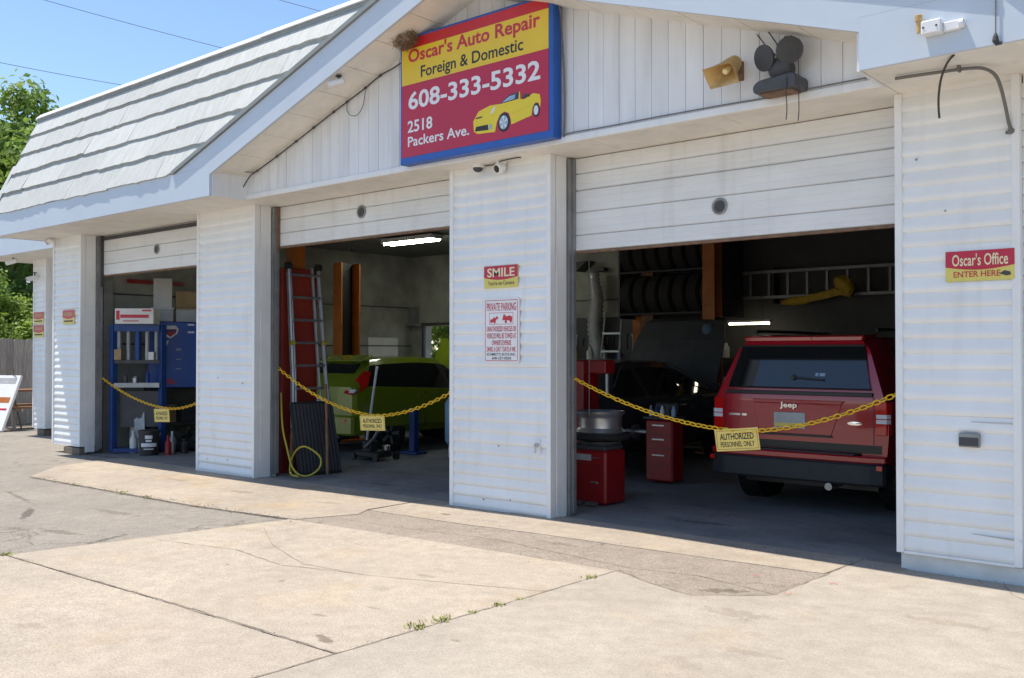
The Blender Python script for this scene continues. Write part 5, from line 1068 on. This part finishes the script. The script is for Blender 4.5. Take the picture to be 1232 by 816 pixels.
MB().tube([(-10.3, 2.1, .16), (-10.1, 2.08, .30), (-10.02, 2.1, .42)], .02, 8).build('release_lever', 'steel', jk)
bs = thing('jack_stand', 'blue lift post with spreading feet beside the green car', 'stand', (-10.45, 3.2, gz(-10.4)))
MB().box(-10.52, -10.41, 3.14, 3.25, gz(-10.4) + .02, .66).build('post', 'press_blue', bs, bevel=.01)
MB().box(-10.65, -10.3, 3.08, 3.32, gz(-10.4) + .007, gz(-10.4) + .05).build('foot', 'press_blue', bs, bevel=.01)
tk = thing('air_tank', 'pale blue air tank at the right edge of the middle bay', 'tank', (-9.65, 3.3, gz(-9.6)))
MB().lathe((-9.65, 3.3, .14), (0, 0, 1), [(0, .02), (.02, .14), (.08, .19), (.62, .19), (.70, .14), (.73, .03)], 24).build('vessel', 'tank_blue', tk, smooth=True)
for a in range(3): MB().cyl((-9.65 + .14 * math.cos(a * 2.09), 3.3 + .14 * math.sin(a * 2.09), gz(-9.6)), (-9.65 + .12 * math.cos(a * 2.09), 3.3 + .12 * math.sin(a * 2.09), .22), .015).build('leg', 'steel', tk)
MB().cyl((-9.65, 3.3, .86), (-9.65, 3.3, .95), .02).build('valve', 'tool_red', tk)
cl = thing('ceiling_light', 'lit twin tube fluorescent light under the ceiling of the middle bay', 'lamp', (-11.9, 4.5, 3.38))
MB().box(-12.55, -11.30, 4.38, 4.66, 3.40, 3.47).build('housing', 'white_metal', cl)
for y in (4.44, 4.60): MB().cyl((-12.52, y, 3.385), (-11.33, y, 3.385), .018, n=10).build('tube', 'tube_lit', cl)
MB().tube([(-11.3, 4.9, 3.45), (-11.05, 5.2, 3.3), (-10.95, 5.4, 2.9), (-10.98, 5.45, 2.3)], .012, 6).solo('hanging_cord', 'cable', 'black cord curving down from the ceiling light of the middle bay', 'cord')
op = thing('door_opener', 'small dark motor with a hanging hook under the ceiling of the middle bay', 'motor', (-11.2, 2.6, 3.3))
MB().box(-11.45, -11.1, 2.5, 2.7, 3.34, 3.49).build('housing', 'dark_grey', op, bevel=.015)
MB().tube([(-11.3, 2.6, 3.34), (-11.33, 2.6, 3.2), (-11.25, 2.6, 3.1)], .006, 6).build('wire', 'cable', op)
MB().lathe((-11.2, 2.6, 3.05), (0, 0, 1), [(-.03, .005), (0, .025), (.03, .005)], 10).build('hook_weight', 'black_plastic', op)
MB().box(-14.745, -14.735, 6.0, 6.8, 1.35, 1.80).solo('wall_notice', 'paper', 'pale paper notice pinned to the left wall behind the green car', 'paper')
MB().box(-14.70, -14.5, 7.05, 7.19, 2.1, 2.45).box(-14.72, -14.4, 7.0, 7.19, 2.05, 2.1).solo('wall_fan', 'rail', 'small grey bracketed box high in the far back corner', 'box')
MB().lathe((-14.55, 3.55, 1.05), (0, 0, 1), [(0, .10), (.55, .10), (.62, .05), (.70, .04)], 16).solo('gas_bottle', 'press_blue', 'slim blue bottle on a stand left of the orange lift column', 'bottle', smooth=True)
MB().box(-14.72, -14.38, 3.3, 3.8, gz(-14.5) + .006, 1.045).solo('steel_cabinet', 'dark_grey', 'dark steel cabinet under the slim blue bottle', 'cabinet', bevel=.01)
bx = shelf(-14.70, -13.2, 6.3, 7.1, (.35, .80), 'low grey bench under the back window', 'rail')
MB().tube([(-14.73, 2.2, 2.25), (-14.70, 2.1, 2.0), (-14.70, 2.05, 1.6), (-14.70, 2.1, 1.2)], .025, 6).solo('wall_hose', 'cable', 'dark hose hanging on the left wall of the middle bay', 'hose')

# ================================================================ FAR BAY EQUIPMENT
pr_ = thing('shop_press', 'blue steel H-frame shop press just inside the far bay', 'press', (-13.85, .75, gz(-13.8)))
zz = gz(-13.8)
for x, y in ((-14.22, .42), (-13.72, .95)): MB().box(x - .045, x + .045, y - .045, y + .045, zz + .02, 1.92).build('post', 'press_blue', pr_, bevel=.006)
def beam(z0, z1, m_, nm, w_=.05):
    a, b = Vector((-14.22, .42, 0)), Vector((-13.72, .95, 0)); d = (b - a); n_ = Vector((-d.y, d.x, 0)).normalized() * w_; a2, b2 = a + d * .04, b - d * .04
    return MB().prism([a2 - n_ + Vector((0, 0, z0)), b2 - n_ + Vector((0, 0, z0)), b2 + n_ + Vector((0, 0, z0)), a2 + n_ + Vector((0, 0, z0))], (0, 0, z1 - z0)).build(nm, m_, pr_)
beam(1.82, 1.93, 'press_blue', 'top_beam', .08); beam(1.33, 1.38, 'dark_grey', 'spring_bar'); beam(.96, 1.03, 'clear_bin', 'bed_beam', .07); beam(zz + .02, zz + .08, 'press_blue', 'base_beam', .12)
for i in range(5):
    t_ = .12 + i * .19; p = Vector((-14.22, .42, 0)).lerp(Vector((-13.72, .95, 0)), t_)
    MB().cyl((p.x, p.y, 1.38), (p.x, p.y, 1.82), .035 if i != 2 else .05).build('return_spring' if i != 2 else 'ram', 'rail' if i != 2 else 'press_blue', pr_)
MB().prism([(-14.19, .52, .35), (-13.80, .93, .35), (-13.80, .93, .90), (-14.19, .52, .90)], (-.02, .02, 0)).build('back_plate', 'dark_grey', pr_)
bx1 = thing('cardboard_box', 'white and red printed carton lying on top of the blue press', 'box', (-13.95, .75, 1.93))
MB_ = Matrix.Translation((-13.97, .69, 1.935)) @ Matrix.Rotation(math.atan2(.53, .50), 4, 'Z')
MB().box(-.30, .27, -.18, .18, 0, .235, MB_).build('carton', 'paper', bx1, bevel=.006)
for a, b, c, d in ((-.22, .20, .09, .14), (-.28, -.23, .06, .2), (.10, .24, .19, .215), (-.18, .05, .035, .05)): MB().box(a, b, -.1825, -.1805, c, d, MB_).build('print_mark', 'ink_red', bx1)
cbn = thing('parts_cabinet', 'tall blue parts cabinet with a red and white shield emblem in the far bay', 'cabinet', (-14.5, 2.0, .95))
CM = Matrix.Translation((-14.34, 1.05, .93)) @ Matrix.Rotation(R(62), 4, 'Z')
MB().box(0, 1.55, 0, .34, 0, 1.06, CM).build('body', 'cabinet_blue', cbn, bevel=.008)
MB().box(.02, .765, -.012, -.001, .02, 1.04, CM).build('door', 'cabinet_blue', cbn); MB().box(.775, 1.53, -.012, -.001, .02, 1.04, CM).build('door', 'cabinet_blue', cbn)
def cf(poly, m_, k=0, nm='emblem'): flat(poly, -.0125 - k * .0015, m_, nm, cbn, xf=CM)
E_ = lambda pts: [(.15 + (u - .2) * .52, v) for u, v in pts]
cf(E_([(.20, .45), (.28, .46), (.52, .76), (.30, .74)]), 'sign_white'); cf(E_([(.30, .95), (.42, 1.0), (.72, 1.0), (.80, .94), (.76, .87), (.56, .79), (.36, .84)]), 'sign_white', 1)
cf(E_([(.36, .94), (.74, .945), (.72, .88), (.56, .82), (.40, .87)]), 'ink_red', 2); cf(E_([(.40, .925), (.72, .93), (.71, .90), (.41, .89)]), 'press_blue', 3)
cf(E_([(.40, .10), (.70, .10), (.55, .16)]), 'ink_red'); cf(E_([(.36, .06), (.74, .06), (.74, .085), (.36, .085)]), 'ink_red')
for z_ in (.62, .60, .45, .30): cf([(.42, z_), (.50, z_), (.50, z_ + .012), (.42, z_ + .012)], 'clear_bin', nm='print_mark')
for a in (.88, 1.0): cf([(.60, a), (.70, a), (.70, a + .03), (.60, a + .03)], 'sign_white', nm='print_mark')
CB = CM @ Matrix.Translation((0, 0, 1.063))
sup = shelf(-14.74, -14.15, 1.2, 2.6, (.35, .90), 'dark bench carrying the blue parts cabinet')
def cbox(name, a, b, c, d, z0, z1, m_, label): return MB().box(a, b, c, d, z0, z1, CB).solo(name, m_, label, 'box', group='boxes on the blue cabinet', bevel=.006)
t_ = thing('storage_bin', 'left clear plastic bin on the blue parts cabinet', 'bin', CB @ Vector((.22, .1, 0)), group='boxes on the blue cabinet')
MB().box(.05, .38, .02, .30, 0, .20, CB).build('tub', 'clear_bin', t_, bevel=.006); MB().box(.04, .39, .01, .31, .20, .225, CB).build('lid', 'paper', t_)
t_ = thing('storage_bin', 'right clear plastic bin on the blue parts cabinet', 'bin', CB @ Vector((.58, .1, 0)), group='boxes on the blue cabinet')
MB().box(.42, .78, .02, .30, 0, .20, CB).build('tub', 'clear_bin', t_, bevel=.006); MB().box(.41, .79, .01, .31, .20, .225, CB).build('lid', 'carton', t_)
t_ = cbox('paper_box', .08, .36, .05, .25, .228, .70, 'paper', 'upright white folder box on the left clear bin')
cbox('paper_box', .42, .82, .06, .26, .228, .50, 'carton', 'brown open carton on the right clear bin')
cbox('paper_box', .84, .95, .03, .26, .002, .56, 'dark_grey', 'narrow black box beside the clear bins')
crumple([CB @ Vector((1.0, .12, .02)), CB @ Vector((1.03, .12, .22)), CB @ Vector((1.10, .12, .45)), CB @ Vector((1.16, .12, .66))], [.12, .15, .16, .06], 9, 9).solo('plastic_bag', 'clear_bin', 'pale crumpled bag at the right end of the blue cabinet top', 'bag', smooth=30)
for i, (u, z_, h_, r_, m_, lb) in enumerate(((.25, 1.032, .14, .035, 'dark_grey', 'black can on the bed of the blue press'), (.45, 1.032, .10, .05, 'steel', 'silver tin on the bed of the blue press'), (.70, 1.032, .18, .03, 'press_blue', 'blue spray can on the bed of the blue press'))):
    p = Vector((-14.22, .42, 0)).lerp(Vector((-13.72, .95, 0)), u); MB().lathe((p.x, p.y, z_), (0, 0, 1), [(0, r_), (h_ * .75, r_), (h_ * .85, r_ * .5), (h_, r_ * .4)], 12).solo('can', m_, lb, 'can', smooth=40)
crumple([(-14.1, .72, .06), (-14.05, .74, .3), (-14.08, .75, .55), (-14.1, .76, .72)], [.14, .17, .13, .05], 9, 12).solo('rag_bag', 'clear_bin', 'grey rag bag stuffed under the bed of the blue press', 'bag', smooth=30)
rr = random.Random(52); cl6 = [('white jug', 'paper'), ('grey canister', 'rail'), ('blue oil bottle', 'tank_blue'), ('brown jar', 'drum_brown'), ('silver canister', 'steel'), ('black jug', 'black_plastic'), ('red fuel bottle', 'tool_red')]
for i, (x, y) in enumerate(((-13.98, .62), (-13.86, .70), (-13.75, .82), (-13.66, .60), (-13.42, .95), (-13.30, 1.08), (-13.28, .80))):
    h_ = rr.uniform(.2, .34); r_ = rr.uniform(.05, .075); MB().lathe((x, y, gz(x) + .008), (0, 0, 1), [(0, r_), (h_ * .62, r_), (h_ * .78, r_ * .45), (h_ * .9, r_ * .4), (h_ * .9, r_ * .5), (h_, r_ * .5)], 12).solo('bottle', cl6[i][1], '%s on the floor around the foot of the blue press' % cl6[i][0], 'bottle', group='bottles on the floor of the far bay', smooth=40)
for i, (u, v, w_, h_, m_, lb) in enumerate(((.12, 1.385, .10, .16, 'carton', 'small brown box on the spring bar of the blue press'), (.80, 1.385, .08, .12, 'paper', 'small white box on the spring bar of the blue press'))):
    p = Vector((-14.22, .42, 0)).lerp(Vector((-13.72, .95, 0)), u); MB().box(-w_ / 2, w_ / 2, -.05, .05, 0, h_, Matrix.Translation((p.x + .03, p.y - .03, v)) @ Matrix.Rotation(R(46), 4, 'Z')).box(-w_ / 2 - .002, w_ / 2 + .002, -.052, .052, h_ * .8, h_ * .86, Matrix.Translation((p.x + .03, p.y - .03, v)) @ Matrix.Rotation(R(46), 4, 'Z')).solo('small_box', m_, lb, 'box')
for i, (x, y, w_, h_, m_, lb) in enumerate(((-14.45, 1.35, .17, .28, 'carton', 'brown carton under the blue cabinet bench'), (-14.4, 1.75, .15, .22, 'dark_grey', 'black crate under the blue cabinet bench'), (-14.42, 2.2, .17, .35, 'drum_brown', 'dark brown carton at the far end under the bench'))):
    MB().box(x - w_, x + w_, y - .16, y + .16, .368, .368 + h_).box(x - w_ * .6, x + w_ * .6, y - .163, y + .163, .368 + h_ * .7, .368 + h_ * .8).solo('stored_box', m_, lb, 'box')
bk = thing('oil_bucket', 'black oil bucket with a white printed label at the foot of the press', 'bucket', (-13.50, .62, gz(-13.5)))
MB().lathe((-13.50, .62, gz(-13.5) + .008), (0, 0, 1), [(0, .135), (.33, .152), (.335, .160), (.37, .162), (.375, .150), (.385, .02)], 24).build('pail', 'black_plastic', bk, smooth=40)
BM_ = Matrix.Translation((-13.50, .62, gz(-13.5))) @ Matrix.Rotation(R(58), 4, 'Z')
for z0, z1, wd in ((.26, .31, .05), (.215, .245, .04), (.14, .195, .11), (.10, .115, .07)):
    pts = [(math.sin(a) * .1535, -math.cos(a) * .1535) for a in [(-1 + 2 * i / 6) * wd / .15 for i in range(7)]]
    MB().prism([BM_ @ Vector((x, y, z0)) for x, y in pts] + [BM_ @ Vector((x * 1.03, y * 1.03, z0)) for x, y in pts[::-1]], (0, 0, z1 - z0)).build('label_print', 'sign_white', bk)
MB().tube([BM_ @ Vector((.16 * math.cos(a), -.02 - .03 * math.sin(a), .34 - .10 * math.sin(a))) for a in [math.pi * i / 8 for i in range(9)]], .004, 5).build('bail', 'steel', bk)
dr = thing('waste_drum', 'small brown drum with a bottle label at the right of the far bay', 'drum', (-13.3, 1.75, gz(-13.3)))
MB().lathe((-13.3, 1.75, gz(-13.3) + .008), (0, 0, 1), [(0, .20), (.02, .215), (.17, .21), (.18, .22), (.19, .21), (.36, .21), (.37, .22), (.38, .21), (.55, .215), (.57, .20), (.56, .19), (.30, .18)], 26).build('barrel', 'drum_brown', dr, smooth=40)
DMx = Matrix.Translation((-13.3, 1.75, gz(-13.3))) @ Matrix.Rotation(R(58), 4, 'Z')
MB().box(-.10, .02, -.226, -.217, .18, .36, DMx).build('label', 'tank_blue', dr); MB().box(-.02, .05, -.226, -.217, .42, .47, DMx).build('label', 'paper', dr)
MB().tube([(-13.32, 1.72, .3), (-13.22, 1.66, .95)], .016, 8).solo('orange_handle', 'lift_orange', 'orange tool handle standing in the brown drum', 'handle')
for i, (x, y, z_, lb) in enumerate(((-13.75, 1.2, .0, 'greasy dark gear casing on the floor behind the bucket'), (-13.55, 1.45, .0, 'greasy dark engine part on the floor beside the drum'), (-14.05, 1.0, .0, 'black engine part under the blue press'))):
    rr = random.Random(20 + i); m_ = MB(); c = Vector((x, y, gz(x) + .15))
    m_.lathe(c - Vector((0, 0, .14)), (.1, .1, 1), [(0, .12), (.05, .19), (.13, .20), (.16, .14), (.24, .12), (.28, .06)], 9); m_.box(x - .2, x + .06, y - .08, y + .1, gz(x) + .008, gz(x) + .17)
    for k in range(4): m_.cyl(c + Vector((rr.uniform(-.12, .12), rr.uniform(-.12, .12), 0)), c + Vector((rr.uniform(-.2, .2), rr.uniform(-.2, .2), rr.uniform(.1, .25))), .03, n=8)
    m_.solo('engine_part', 'black_rubber', lb, 'engine part', smooth=30)
MB().box(-14.742, -14.60, .45, .60, gz(-14.6), 3.0).solo('wall_conduit', 'rail', 'grey upright duct on the left wall beside the press', 'duct')
MB().box(-14.745, -14.70, .9, 1.9, 2.62, 2.68).solo('red_strip', 'tool_red', 'red strip high on the wall above the blue cabinet', 'strip')

# ---------------------------------------------------------------- finish
for o in bpy.data.objects:
    if o.parent is None and o.type == 'MESH' and 'kind' not in o.keys() and 'label' not in o.keys(): print('UNLABELLED', o.name)
scn.render.resolution_x = 1024; scn.render.resolution_y = 678
